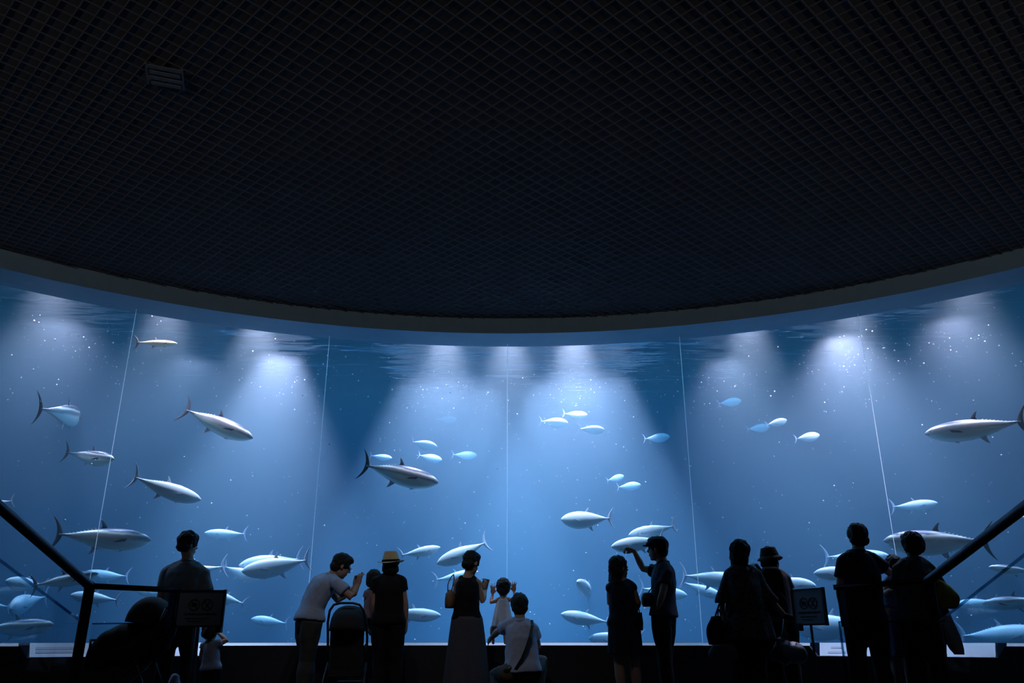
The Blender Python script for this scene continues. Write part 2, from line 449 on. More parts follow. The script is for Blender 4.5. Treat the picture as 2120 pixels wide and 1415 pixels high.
def make_fish(kind, bend=0.0, deep=1.0, thick=1.0, parts=True):
    """nose at x=+0.5, tail fork at x=-0.5, one unit long"""
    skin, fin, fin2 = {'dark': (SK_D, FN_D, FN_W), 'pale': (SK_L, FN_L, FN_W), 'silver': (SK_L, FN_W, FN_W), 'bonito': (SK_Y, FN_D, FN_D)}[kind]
    def spine(t):
        """sideways bend grows toward the tail"""
        return Vector((0.5 - t, bend * max(0, t - 0.3) ** 2 * 2.0, 0))
    def H(t):
        h, w_ = lerp_prof(t)
        k = deep if t < 0.9 else 1.0
        return h * k, w_ * thick
    mb = MB(); rings = []; n = 22
    for i in range(37):
        t = (i / 36) ** 1.15
        h, w_ = H(t); c = spine(t)
        up = h * 0.92; dn = h * 1.06
        ring = []
        for k in range(n):
            a = 2 * PI * k / n
            zz = math.cos(a); zz = zz * (up if zz > 0 else dn)
            ring.append(c + Vector((0, w_ * math.copysign(abs(math.sin(a)) ** 0.9, math.sin(a)), zz - 0.012 * math.sin(PI * t))))
        rings.append(ring)
    mb.loft(rings)
    root = mb.build('tuna' if kind != 'bonito' else 'bonito', skin, None, smooth=True)
    def blade(name, pts, base, nrm, thickness, m):
        """thin fin: outline pts (2-D) raised over base, tapering to its edge"""
        mbb = MB(); cx = sum(p[0] for p in pts) / len(pts); cz = sum(p[1] for p in pts) / len(pts)
        X, Z = base; o = nrm
        for P0_ in (pts,):
            v = [X[0] + X[1] * p[0] + Z * p[1] for p in pts]
            c = X[0] + X[1] * cx + Z * cz
            vs = v + [c + o * thickness, c - o * thickness]
            k = len(v)
            mbb.add(vs, [(i, (i + 1) % k, k) for i in range(k)] + [((i + 1) % k, i, k + 1) for i in range(k)])
        return mbb.build(name, m, root)
    # crescent tail
    def crescent(s):
        up, dn = 0.215 * s, 0.205 * s
        rows = []
        for i in range(-12, 13):
            q = i / 12; z = q * (up if q > 0 else dn)
            x0 = -0.075 * abs(q) ** 1.5 * s - 0.010; w_ = 0.060 * (1 - abs(q)) ** 0.75 * s + 0.004
            x0 -= 0.03 * abs(q) ** 3 * s
            rows.append((z, x0, w_))
        return rows
    mbb = MB(); rings = []; c = spine(1.0); tx = (spine(1.0) - spine(0.94)).normalized(); ty = Vector((-tx.y, tx.x, 0))
    for z, x0, w_ in crescent(1.0):
        th_ = 0.006 * (1 - abs(z) / 0.21) + 0.0012
        mid = c - tx * (x0 + 0.02); ring = []
        for a in range(8):
            f = 2 * PI * a / 8
            ring.append(mid + tx * (w_ * 0.5 * math.cos(f) - 0.0) + ty * (th_ * math.sin(f)) + Vector((0, 0, z)))
        rings.append(ring)
    mbb.loft(rings); mbb.build('tail_fin', fin, root, smooth=True)
    Xd = Vector((-1, 0, 0)); Zu = Vector((0, 0, 1)); Yv = Vector((0, 1, 0))
    def topz(t): h, _ = H(t); return h * 0.92 - 0.012 * math.sin(PI * t)
    def botz(t): h, _ = H(t); return -h * 1.06 - 0.012 * math.sin(PI * t)
    if not parts:
        return root
    t0 = 0.50; b0 = spine(t0) + Vector((0, 0, topz(t0) - 0.004))
    blade('dorsal_fin', [(0, 0), (0.03, 0.045), (0.06, 0.078), (0.085, 0.092), (0.072, 0.055), (0.062, 0.02), (0.08, -0.012), (0.03, -0.012)], ((b0, Xd), Zu), Yv, 0.006, fin)
    t0 = 0.30; b0 = spine(t0) + Vector((0, 0, topz(t0) - 0.006))
    blade('front_dorsal_fin', [(0, 0), (0.02, 0.012), (0.05, 0.016), (0.10, 0.012), (0.16, 0.004), (0.16, -0.01), (0.08, -0.01)], ((b0, Xd), Zu), Yv, 0.004, fin)
    t0 = 0.56; b0 = spine(t0) + Vector((0, 0, botz(t0) + 0.006))
    blade('anal_fin', [(0, 0), (0.04, -0.04), (0.07, -0.066), (0.10, -0.082), (0.085, -0.045), (0.075, -0.01), (0.08, 0.016), (0.03, 0.012)], ((b0, Xd), Zu), Yv, 0.006, fin2)
    for s in (-1, 1):
        h, w_ = H(0.27)
        b0 = spine(0.27) + Vector((0, s * w_ * 0.93, -0.018)); out_ = Vector((-1, s * 0.32, -0.22)).normalized()
        z2 = Vector((-0.1, s * 0.25, 1)).normalized()
        blade('pectoral_fin', [(0, 0.014), (0.07, 0.012), (0.13, 0.0), (0.17, -0.016), (0.11, -0.018), (0.05, -0.018), (0, -0.014)], ((b0, out_), z2), out_.cross(z2), 0.005, FN_D if kind in ('dark', 'bonito') else FN_L)
        b0 = spine(0.30) + Vector((0, s * 0.012, botz(0.30) + 0.008)); out_ = Vector((-1, s * 0.25, -0.45)).normalized()
        blade('pelvic_fin', [(0, 0.01), (0.04, 0.006), (0.07, -0.004), (0.03, -0.01), (0, -0.01)], ((b0, out_), Vector((0.3, 0, 1)).normalized()), Yv, 0.004, fin2)
        e = MB(); h, w_ = H(0.075); e.ball(spine(0.075) + Vector((0, s * w_ * 0.90, 0.006)), (0.0095, 0.005, 0.0095), 10, 7); e.build('eye', M_eye, root, smooth=True)
    # finlets
    fb = MB()
    for i in range(9):
        t = 0.62 + 0.038 * i
        for top in (1, 0):
            if not top and i == 0: continue
            z = topz(t) if top else botz(t); sg = 1 if top else -1
            p = spine(t) + Vector((0, 0, z - sg * 0.002)); k = 1.0 - 0.05 * i
            vs = [p + Vector((0.012, 0, 0)), p + Vector((-0.022 * k, 0, sg * 0.015 * k)), p + Vector((-0.014 * k, 0, 0)), p + Vector((-0.004, 0.004, 0)), p + Vector((-0.004, -0.004, 0))]
            fb.add(vs, [(0, 1, 3), (1, 2, 3), (1, 0, 4), (2, 1, 4)])
    tag(fb.build('finlets', M_finlet, root), kind='stuff')
    kb = MB()
    for s in (-1, 1):
        kb.tube([spine(t) + Vector((0, s * (H(t)[1] + 0.001), 0)) for t in (0.88, 0.93, 0.97, 0.99)], [0.003, 0.006, 0.006, 0.003], 6)
    kb.build('tail_keel', fin, root)
    mo = MB()
    for s in (-1, 1):
        pts = []
        for t in (0.004, 0.02, 0.04, 0.062):
            h, w_ = H(t); pts.append(spine(t) + Vector((0, s * w_ * 0.93, -h * 0.36 - 0.002)))
        mo.tube(pts, [0.0012, 0.0022, 0.0026, 0.0015], 6)
    mo.build('mouth', M_mouth, root)
    return root

def copy_tree(o, parent=None):
    c = o.copy(); C.objects.link(c); c.parent = parent
    for ch in [q for q in ALLKIDS.get(o.name, [])]:
        copy_tree(ch, c)
    return c
ALLKIDS = {}
PROTO = {}
def fish_proto(kind, bend, deep, parts, thick=1.0):
    key = (kind, bend, deep, parts, thick)
    if key not in PROTO:
        o = make_fish(kind, bend, deep, thick, parts)
        ALLKIDS[o.name] = [c for c in C.objects if c.parent == o]
        PROTO[key] = [o, False]
    o, used = PROTO[key]
    PROTO[key][1] = True
    return o if not used else copy_tree(o)

def put_fish(N, T, rN, rT, kind, label, group, bend=0.0, deep=1.0, parts=True, roll=0.0, thick=1.0):
    a = atd(N[0], N[1], rN); b = atd(T[0], T[1], rT)
    o = fish_proto(kind, bend, deep, parts, thick)
    tag(o, label, 'fish', group)
    x = (a - b); L = x.length; x.normalize()
    y = Vector((0, 0, 1)).cross(x).normalized(); z = x.cross(y)
    m = Matrix((x, y, z)).transposed()
    m = m @ Matrix.Rotation(R_(roll), 3, 'X')
    o.rotation_mode = 'QUATERNION'; o.rotation_quaternion = m.to_quaternion()
    o.location = (a + b) / 2; o.scale = (L, L, L)
    return o

BIG = 'tuna swimming close behind the glass'
MIDG = 'tuna swimming in the lower water'
FAR = 'small pale fish far back in the water'
# nose px, tail px, radius of nose, radius of tail, kind, bend, depth factor, detail, label, group
FISH = [
 ((368, 712), (285, 708), 9.45, 9.45, 'bonito', 0.06, 0.75, 1, 'small brownish bonito with a dark tail high in the upper left water', None),
 ((158, 864), (129, 850), 10.3, 9.4, 'dark', 0.25, 1.15, 1, 'tuna seen from behind with its tall dark tail toward the viewer, at far left', BIG),
 ((237, 952), (152, 941), 9.6, 10.1, 'dark', -0.15, 1.1, 1, 'short plump tuna with a thin dark tail, just below the tuna seen from behind', BIG),
 ((524, 908), (386, 848), 9.5, 9.6, 'dark', 0.05, 1.05, 1, 'dark-tailed tuna diving to the right in the upper left, above the bright white tuna', BIG),
 ((417, 1036), (280, 991), 9.5, 9.45, 'silver', -0.08, 1.0, 1, 'bright white tuna with a pale forked tail diving right, left of the first wide bay', BIG),
 ((-60, 1046), (24, 1038), 9.9, 9.9, 'pale', 0.0, 1.0, 1, 'tuna cut by the left picture edge, only its tail in view', BIG),
 ((314, 1119), (122, 1106), 9.5, 9.5, 'dark', 0.05, 1.05, 1, 'large metallic tuna with a yellowish flank highlight and brown tail above the left handrail', BIG),
 ((423, 1104), (506, 1106), 10.9, 10.9, 'pale', 0.0, 1.0, 1, 'hazy blue tuna facing left, right of the head of the man in the pale shirt', MIDG),
 ((11, 1203), (96, 1214), 9.9, 10.1, 'pale', -0.1, 1.25, 1, 'plump tuna facing left under the sloping left handrail, with an upright back fin', MIDG),
 ((204, 1188), (72, 1212), 9.6, 9.7, 'dark', 0.05, 0.95, 1, 'slim tuna rising to the right behind the left handrail bend', MIDG),
 ((168, 1188), (262, 1194), 11.0, 11.0, 'pale', 0.05, 1.05, 1, 'vivid blue tuna facing left beyond the left handrail bend', MIDG),
 ((22, 1262), (66, 1236), 10.0, 10.7, 'pale', 0.2, 1.2, 1, 'tuna turned toward the viewer at the far lower left', MIDG),
 ((-70, 1244), (18, 1257), 11.0, 11.0, 'pale', 0.0, 1.0, 1, 'dim tuna tail entering at the left edge below the handrail', MIDG),
 ((113, 1294), (-34, 1302), 9.5, 9.6, 'dark', 0.0, 1.1, 1, 'large grey tuna facing right, low at the left picture edge', BIG),
 ((146, 1232), (242, 1243), 9.9, 9.9, 'pale', 0.05, 1.1, 1, 'tuna half hidden by the left handrail post, tail to the right of it', MIDG),
 ((282, 1224), (362, 1228), 10.4, 10.4, 'pale', 0.0, 1.1, 1, 'tuna half hidden behind the man in the pale shirt, left side', MIDG),
 ((500, 1184), (634, 1161), 9.6, 9.6, 'silver', 0.04, 1.2, 1, 'big pale tuna with a jagged row of finlets and pink tail, left of a seam', BIG),
 ((494, 1172), (618, 1158), 10.4, 10.4, 'pale', 0.0, 1.2, 1, 'blue tuna partly covered by the big pale tuna before it', MIDG),
 ((338, 1190), (461, 1174), 9.9, 9.9, 'silver', 0.0, 0.9, 1, 'tuna whose white tail stem emerges behind the man in the pale shirt', MIDG),
 ((536, 1200), (466, 1174), 10.3, 10.3, 'pale', 0.0, 1.25, 1, 'tuna with tall faint tail facing right, beside the big pale tuna', MIDG),
 ((428, 1226), (504, 1250), 10.1, 10.1, 'pale', 0.0, 1.0, 1, 'tuna tail pointing down right beside the left notice board', MIDG),
 ((520, 1282), (592, 1291), 10.9, 10.8, 'pale', 0.0, 1.15, 1, 'hazy cyan tuna low between the notice board and the leaning man', MIDG),
 ((908, 1000), (758, 963), 9.4, 9.45, 'dark', 0.05, 1.15, 1, 'crisp dark-backed tuna with a tall dark tail left of the centre seam', BIG),
 ((812, 949), (768, 944), 12.2, 12.2, 'pale', 0.0, 1.22, 0, 'faint small fish peeking over the back of the crisp dark-backed tuna', FAR),
 ((905, 926), (854, 915), 11.3, 11.3, 'pale', 0.0, 1.55, 0, 'small pale fish above the nose of the crisp dark-backed tuna', FAR),
 ((915, 953), (868, 943), 12.4, 12.4, 'pale', 0.0, 1.49, 0, 'hazier small fish directly over the nose of the crisp dark-backed tuna', FAR),
 ((988, 943), (938, 942), 12.8, 12.8, 'pale', 0.0, 1.42, 0, 'hazy small fish to the right of the pair over the dark-backed tuna', FAR),
 ((946, 868), (904, 868), 14.2, 14.2, 'pale', 0.0, 1.49, 0, 'barely visible fish alone high in the left bright beam', FAR),
 ((912, 1134), (832, 1150), 9.9, 9.9, 'silver', 0.0, 1.0, 1, 'pale tuna pointing right just above and right of the straw hat', BIG),
 ((904, 1168), (1004, 1124), 9.7, 9.7, 'silver', -0.05, 1.15, 1, 'pale tuna diving left with a tall pink tail, above the woman in the long skirt', BIG),
 ((990, 1184), (904, 1201), 10.4, 10.4, 'pale', 0.0, 0.9, 1, 'pale fish tail pointing left at the long-skirted woman\'s shoulder', MIDG),
 ((913, 1275), (806, 1268), 9.6, 9.6, 'silver', 0.0, 1.0, 1, 'silver tuna head low between the straw-hat woman and the long-skirted woman', BIG),
 ((1176, 876), (1120, 873), 11.5, 11.5, 'pale', 0.0, 1.55, 0, 'leftmost of the trio of small pale fish in the right bright beam', FAR),
 ((1216, 859), (1168, 857), 12.2, 12.2, 'pale', 0.0, 1.35, 0, 'topmost of the trio of small pale fish in the right bright beam', FAR),
 ((1252, 891), (1200, 888), 11.1, 11.1, 'silver', 0.0, 1.49, 0, 'lowest and brightest of the trio of small pale fish in the right bright beam', FAR),
 ((1387, 904), (1335, 909), 12.0, 12.0, 'pale', 0.0, 1.49, 0, 'small cyan fish alone under the right dark wedge', FAR),
 ((1535, 830), (1488, 836), 12.0, 12.0, 'pale', 0.0, 1.62, 0, 'highest small cyan fish right of the right dark wedge', FAR),
 ((1594, 884), (1548, 889), 11.8, 11.8, 'pale', 0.0, 1.62, 0, 'lower left fish of the touching pair right of the right dark wedge', FAR),
 ((1629, 870), (1588, 880), 10.9, 10.9, 'silver', 0.0, 1.62, 0, 'upper right fish of the touching pair right of the right dark wedge', FAR),
 ((1697, 901), (1648, 909), 10.9, 10.9, 'silver', 0.0, 1.69, 0, 'small bright fish right of the touching pair', FAR),
 ((1292, 986), (1258, 995), 12.6, 12.6, 'pale', 0.0, 1.69, 0, 'smaller upper fish of the pair in mid water above the pale tuna group', FAR),
 ((1327, 1005), (1280, 1009), 12.2, 12.2, 'pale', 0.0, 1.62, 0, 'larger lower fish of the pair in mid water above the pale tuna group', FAR),
 ((1161, 1076), (1262, 1074), 9.7, 9.7, 'silver', 0.05, 1.4, 1, 'bright deep-bodied white tuna facing left with a long thin tail, right of the centre seam', BIG),
 ((1301, 1109), (1394, 1090), 9.9, 9.9, 'silver', 0.0, 1.15, 1, 'white tuna facing left just over the cap of the pointing man', BIG),
 ((1265, 1133), (1370, 1117), 9.6, 9.7, 'silver', 0.0, 1.15, 1, 'white tuna behind the raised hand of the pointing man', BIG),
 ((1194, 1205), (1238, 1238), 9.7, 10.3, 'silver', -0.2, 1.25, 1, 'tuna turned toward the viewer between the kneeling man and the long-haired woman', BIG),
 ((1161, 1272), (1258, 1288), 9.7, 9.7, 'silver', -0.05, 1.1, 1, 'silver tuna facing left low beside the long-haired woman', BIG),
 ((1218, 1322), (1326, 1326), 9.9, 9.9, 'silver', 0.0, 1.1, 1, 'pale back of a tuna rising over the sill beside the long-haired woman', MIDG),
 ((1423, 1233), (1330, 1219), 10.4, 10.4, 'pale', 0.0, 1.1, 1, 'hazy tuna passing behind the pointing man at waist height', MIDG),
 ((1545, 1204), (1417, 1192), 9.9, 9.9, 'silver', 0.05, 1.05, 1, 'tuna with finlets heading right across a seam, upper of two', MIDG),
 ((1497, 1236), (1416, 1207), 10.3, 10.3, 'pale', 0.0, 1.05, 1, 'hazy tuna heading down right across a seam, lower of two', MIDG),
 ((1684, 1188), (1790, 1184), 9.6, 9.6, 'silver', 0.0, 1.15, 1, 'tuna head looking left, left of the man in the dark polo shirt', BIG),
 ((1840, 1150), (1712, 1154), 10.7, 10.7, 'pale', 0.0, 0.95, 1, 'hazy blue tuna passing behind the shoulders of the man in the dark polo shirt', MIDG),
 ((1690, 1214), (1596, 1204), 9.7, 9.8, 'silver', 0.1, 1.3, 1, 'plump pale tuna facing right above the right notice board', BIG),
 ((1640, 1300), (1800, 1292), 9.9, 9.9, 'silver', 0.0, 1.35, 1, 'big pale tuna low behind the right notice board', BIG),
 ((1914, 899), (2114, 873), 9.5, 9.5, 'dark', 0.0, 1.0, 1, 'large metallic tuna with brown fins high at the right edge', BIG),
 ((1828, 1121), (2040, 1120), 9.45, 9.5, 'dark', -0.04, 1.1, 1, 'large metallic tuna behind the round-haired woman and the right handrail', BIG),
 ((1942, 1042), (1850, 1050), 11.0, 11.0, 'pale', 0.0, 1.05, 1, 'hazy blue tuna facing right above the large metallic tuna on the right', MIDG),
 ((2046, 1175), (2140, 1184), 9.8, 9.9, 'dark', 0.0, 1.0, 1, 'tuna facing left at the right edge just under the right handrail', MIDG),
 ((2033, 1250), (2160, 1243), 9.9, 9.9, 'dark', 0.0, 1.0, 1, 'tuna facing left at the right edge, beneath the glass edge of the balustrade', MIDG),
 ((1978, 1252), (2062, 1246), 10.7, 10.7, 'pale', 0.0, 1.1, 1, 'hazy teal tuna just left of the lower right edge tuna', MIDG),
 ((2168, 1312), (1994, 1317), 10.5, 10.5, 'pale', 0.0, 1.15, 1, 'vivid blue tuna just over the sill at the lower right corner', MIDG),
 ((2112, 1071), (2180, 1076), 9.9, 9.9, 'silver', 0.0, 1.0, 1, 'nose of a pale tuna entering at the right edge above the handrail', MIDG),
]
for N, T, rN, rT, kind, bend, deep, det, label, grp in FISH:
    put_fish(N, T, rN, rT, kind, label, grp, bend, deep, bool(det))

# drifting specks in the water
sk = MB(); rnd = random.Random(3)
pools = [(-32, 10), (-18, 10.2), (-5, 10.5), (6, 10.5), (17, 10.2), (27, 10), (33, 10)]
PHI = (1 + 5 ** 0.5) / 2
icv = [Vector(v).normalized() for v in ((-1, PHI, 0), (1, PHI, 0), (-1, -PHI, 0), (1, -PHI, 0), (0, -1, PHI), (0, 1, PHI), (0, -1, -PHI), (0, 1, -PHI), (PHI, 0, -1), (PHI, 0, 1), (-PHI, 0, -1), (-PHI, 0, 1))]
icf = [(0, 11, 5), (0, 5, 1), (0, 1, 7), (0, 7, 10), (0, 10, 11), (1, 5, 9), (5, 11, 4), (11, 10, 2), (10, 7, 6), (7, 1, 8), (3, 9, 4), (3, 4, 2), (3, 2, 6), (3, 6, 8), (3, 8, 9), (4, 9, 5), (2, 4, 11), (6, 2, 10), (8, 6, 7), (9, 8, 1)]
for i in range(1500):
    if i % 5 < 2:
        a, r = rnd.choice(pools); az = a + rnd.gauss(0, 3.0); r = r + rnd.uniform(-0.7, 1.0); z = SURF - abs(rnd.gauss(0.15, 0.35)) - 0.12
    else:
        az = rnd.uniform(-44, 44); r = RW + 0.3 + rnd.random() ** 1.5 * 4; z = rnd.uniform(SILL, SURF - 0.1)
    s = 0.0035 + 0.0085 * rnd.random() ** 3
    c = polar(az, r, z)
    sk.add([c + v * s for v in icv], icf)
M_speck = mat('speck', (0.95, 0.95, 0.95), 0.5)
tag(sk.build('floating_specks', M_speck, None, True), 'tiny white specks drifting in the water', 'particles', kind='stuff')
# ================================================================== PEOPLE
from mathutils import noise as mnoise
def cloth(name, col, pat=None, rough=0.85):
    m = mat(name, col, rough, spec=0.2, noise=(25, 0.18))
    if pat:
        nt = m.node_tree; b = nt.nodes['Principled BSDF']; tc = nt.nodes.new('ShaderNodeTexCoord')
        kind, c2, sc = pat
        mx = nt.nodes.new('ShaderNodeMix'); mx.data_type = 'RGBA'
        mx.inputs[6].default_value = (*col, 1); mx.inputs[7].default_value = (*c2, 1)
        if kind == 'blots':
            t = nt.nodes.new('ShaderNodeTexVoronoi'); t.inputs['Scale'].default_value = sc
            nt.links.new(tc.outputs['Object'], t.inputs['Vector'])
            r = nt.nodes.new('ShaderNodeValToRGB'); r.color_ramp.elements[0].position = 0.32; r.color_ramp.elements[1].position = 0.40
            nt.links.new(t.outputs['Distance'], r.inputs[0]); nt.links.new(r.outputs[0], mx.inputs[0])
        elif kind == 'plaid':
            w1 = nt.nodes.new('ShaderNodeTexWave'); w1.bands_direction = 'Z'; w1.inputs['Scale'].default_value = sc
            w2 = nt.nodes.new('ShaderNodeTexWave'); w2.bands_direction = 'DIAGONAL'; w2.inputs['Scale'].default_value = sc
            for w_ in (w1, w2): nt.links.new(tc.outputs['Object'], w_.inputs['Vector'])
            mm = nt.nodes.new('ShaderNodeMath'); mm.operation = 'MULTIPLY'
            nt.links.new(w1.outputs['Fac'], mm.inputs[0]); nt.links.new(w2.outputs['Fac'], mm.inputs[1]); nt.links.new(mm.outputs[0], mx.inputs[0])
        elif kind == 'stripes':
            w1 = nt.nodes.new('ShaderNodeTexWave'); w1.bands_direction = 'Z'; w1.inputs['Scale'].default_value = sc
            nt.links.new(tc.outputs['Object'], w1.inputs['Vector']); nt.links.new(w1.outputs['Fac'], mx.inputs[0])
        nt.links.new(mx.outputs[2], b.inputs['Base Color'])
    return m
SKIN = mat('skin', (0.42, 0.25, 0.18), 0.6, noise=(40, 0.08))
HAIR = mat('black_hair', (0.006, 0.005, 0.005), 0.75, noise=(60, 0.4), bump=0.4)
SHOE = mat('dark_shoe', (0.03, 0.03, 0.035), 0.5)
BLK = cloth('black_cloth', (0.009, 0.009, 0.012))
NAVY = cloth('navy_cloth', (0.016, 0.020, 0.038))
EYEM = mat('human_eye', (0.05, 0.03, 0.02), 0.2)
GLS = mat('spectacle_frame', (0.01, 0.01, 0.01), 0.3)

def fuse(mb, name, m, parent, voxel=0.012, smooth=6, wrinkle=0.0, wscale=9.0, seed=0.0, cut=None):
    """fuses the overlapping shapes of mb into one continuous skin"""
    me = bpy.data.meshes.new(name + '_raw'); me.from_pydata([tuple(v) for v in mb.v], [], mb.f)
    bm = bmesh.new(); bm.from_mesh(me); bmesh.ops.recalc_face_normals(bm, faces=bm.faces); bm.to_mesh(me); bm.free()
    t = bpy.data.objects.new(name + '_raw', me); C.objects.link(t)
    r = t.modifiers.new('r', 'REMESH'); r.mode = 'VOXEL'; r.voxel_size = voxel; r.adaptivity = 0
    if smooth:
        s = t.modifiers.new('s', 'SMOOTH'); s.iterations = smooth; s.factor = 0.5
    dg = bpy.context.evaluated_depsgraph_get(); dg.update()
    out = bpy.data.meshes.new_from_object(t.evaluated_get(dg), depsgraph=dg)
    bpy.data.objects.remove(t, do_unlink=True); bpy.data.meshes.remove(me)
    if wrinkle:
        nv = len(out.vertices); co = np.empty(nv * 3, 'f'); no = np.empty(nv * 3, 'f')
        out.vertices.foreach_get('co', co); out.vertices.foreach_get('normal', no)
        co = co.reshape(-1, 3); no = no.reshape(-1, 3)
        d = np.array([mnoise.noise(Vector((c[0] * wscale + seed, c[1] * wscale, c[2] * wscale * 0.6))) + 0.5 * mnoise.noise(Vector((c[0] * wscale * 2.3, c[1] * wscale * 2.3 + seed, c[2] * wscale * 1.3))) for c in co])
        co += no * (d * wrinkle)[:, None]
        out.vertices.foreach_set('co', co.astype('f').ravel())
    out.name = name
    out.materials.clear(); out.materials.append(m)
    out.polygons.foreach_set('use_smooth', [True] * len(out.polygons))
    o = bpy.data.objects.new(name, out); C.objects.link(o)
    if parent: o.parent = parent
    return o

def mixp(a, b, t): return a + (b - a) * t

def add_hand(mb, wr, d, palm_n, thumb_side, s=1.0, pose='relaxed'):
    """wr wrist, d direction of the fingers, palm_n out of the palm, thumb_side = +1/-1 along d x palm_n"""
    d = d.normalized(); n = (palm_n - d * palm_n.dot(d)).normalized(); w = d.cross(n).normalized() * thumb_side
    # palm: flattened box-like ellipsoid
    rot = Matrix((w, d, n)).transposed()
    mb.ball(wr + d * 0.045 * s, (0.040 * s, 0.052 * s, 0.016 * s), 12, 8, rot)
    mb.ball(wr + d * 0.070 * s, (0.039 * s, 0.028 * s, 0.014 * s), 12, 8, rot)
    spread = {'relaxed': 0.05, 'spread': 0.34, 'point': 0.0, 'grip': 0.05}[pose]
    for i, (off, ln) in enumerate(((0.029, 0.070), (0.010, 0.080), (-0.010, 0.074), (-0.028, 0.058))):
        base = wr + d * 0.088 * s + w * off * s
        dd = (d + w * (spread * (1.1 - i * 0.75))).normalized()
        curl = {'relaxed': 0.35, 'spread': 0.06, 'point': 0.05 if i == 0 else 1.5, 'grip': 1.1}[pose]
        p = [base - dd * 0.015 * s]; cur = dd; ang = 0
        p.append(base)
        for seg in (0.45, 0.30, 0.25):
            ang += curl * 0.6
            cur = (dd * math.cos(ang) + n * math.sin(ang))
            p.append(p[-1] + cur * ln * seg * s)
        r = 0.0088 * s
        mb.tube(p, [r * 1.05, r, r * 0.95, r * 0.88, r * 0.72], 8, round_ends=True)
    tb = wr + d * 0.028 * s + w * 0.028 * s
    td = (d * 0.72 + w * (0.75 if pose in ('spread', 'relaxed') else 0.45) + n * (0.1 if pose == 'spread' else 0.45)).normalized()
    mb.tube([tb - td * 0.01 * s, tb + td * 0.03 * s, tb + (td + d * 0.3).normalized() * 0.056 * s], [0.0125 * s, 0.0105 * s, 0.008 * s], 8, round_ends=True)

HAIRS = {   # ellipsoids in head axes (right, forward, up), metres for an adult head
 'short': [((0, -0.016, 0.040), (0.088, 0.104, 0.098)), ((0, -0.055, -0.02), (0.076, 0.058, 0.068)), ((0, 0.045, 0.085), (0.06, 0.055, 0.045))],
 'mop': [((0, -0.014, 0.044), (0.096, 0.108, 0.106)), ((0, -0.045, -0.015), (0.090, 0.068, 0.066)), ((0, 0.04, 0.075), (0.070, 0.065, 0.055)), ((0.03, -0.01, 0.112), (0.04, 0.05, 0.034)), ((-0.02, 0.01, 0.12), (0.04, 0.045, 0.032))],
 'round': [((0, -0.020, 0.030), (0.107, 0.112, 0.108)), ((0, -0.045, -0.025), (0.100, 0.075, 0.075)), ((0, 0.05, 0.08), (0.075, 0.05, 0.045))],
 'bob': [((0, -0.014, 0.034), (0.094, 0.104, 0.103)), ((0, -0.040, -0.040), (0.094, 0.070, 0.088)), ((0, -0.03, -0.09), (0.08, 0.055, 0.05))],
 'shag': [((0, -0.014, 0.036), (0.098, 0.108, 0.104)), ((0, -0.045, -0.035), (0.096, 0.072, 0.085)), ((-0.05, -0.04, -0.095), (0.045, 0.04, 0.04)), ((0.045, -0.04, -0.09), (0.045, 0.04, 0.045)), ((0, -0.05, -0.10), (0.05, 0.035, 0.04))],
 'long': [((0, -0.014, 0.036), (0.090, 0.106, 0.100)), ((0, -0.055, -0.04), (0.088, 0.065, 0.10)), ((-0.01, -0.075, -0.14), (0.082, 0.045, 0.12)), ((-0.015, -0.085, -0.24), (0.070, 0.035, 0.11)), ((0, -0.10, 0.01), (0.03, 0.03, 0.03))],
 'toddler': [((0, -0.020, 0.030), (0.090, 0.098, 0.100)), ((0, -0.050, -0.02), (0.084, 0.060, 0.066))],
}

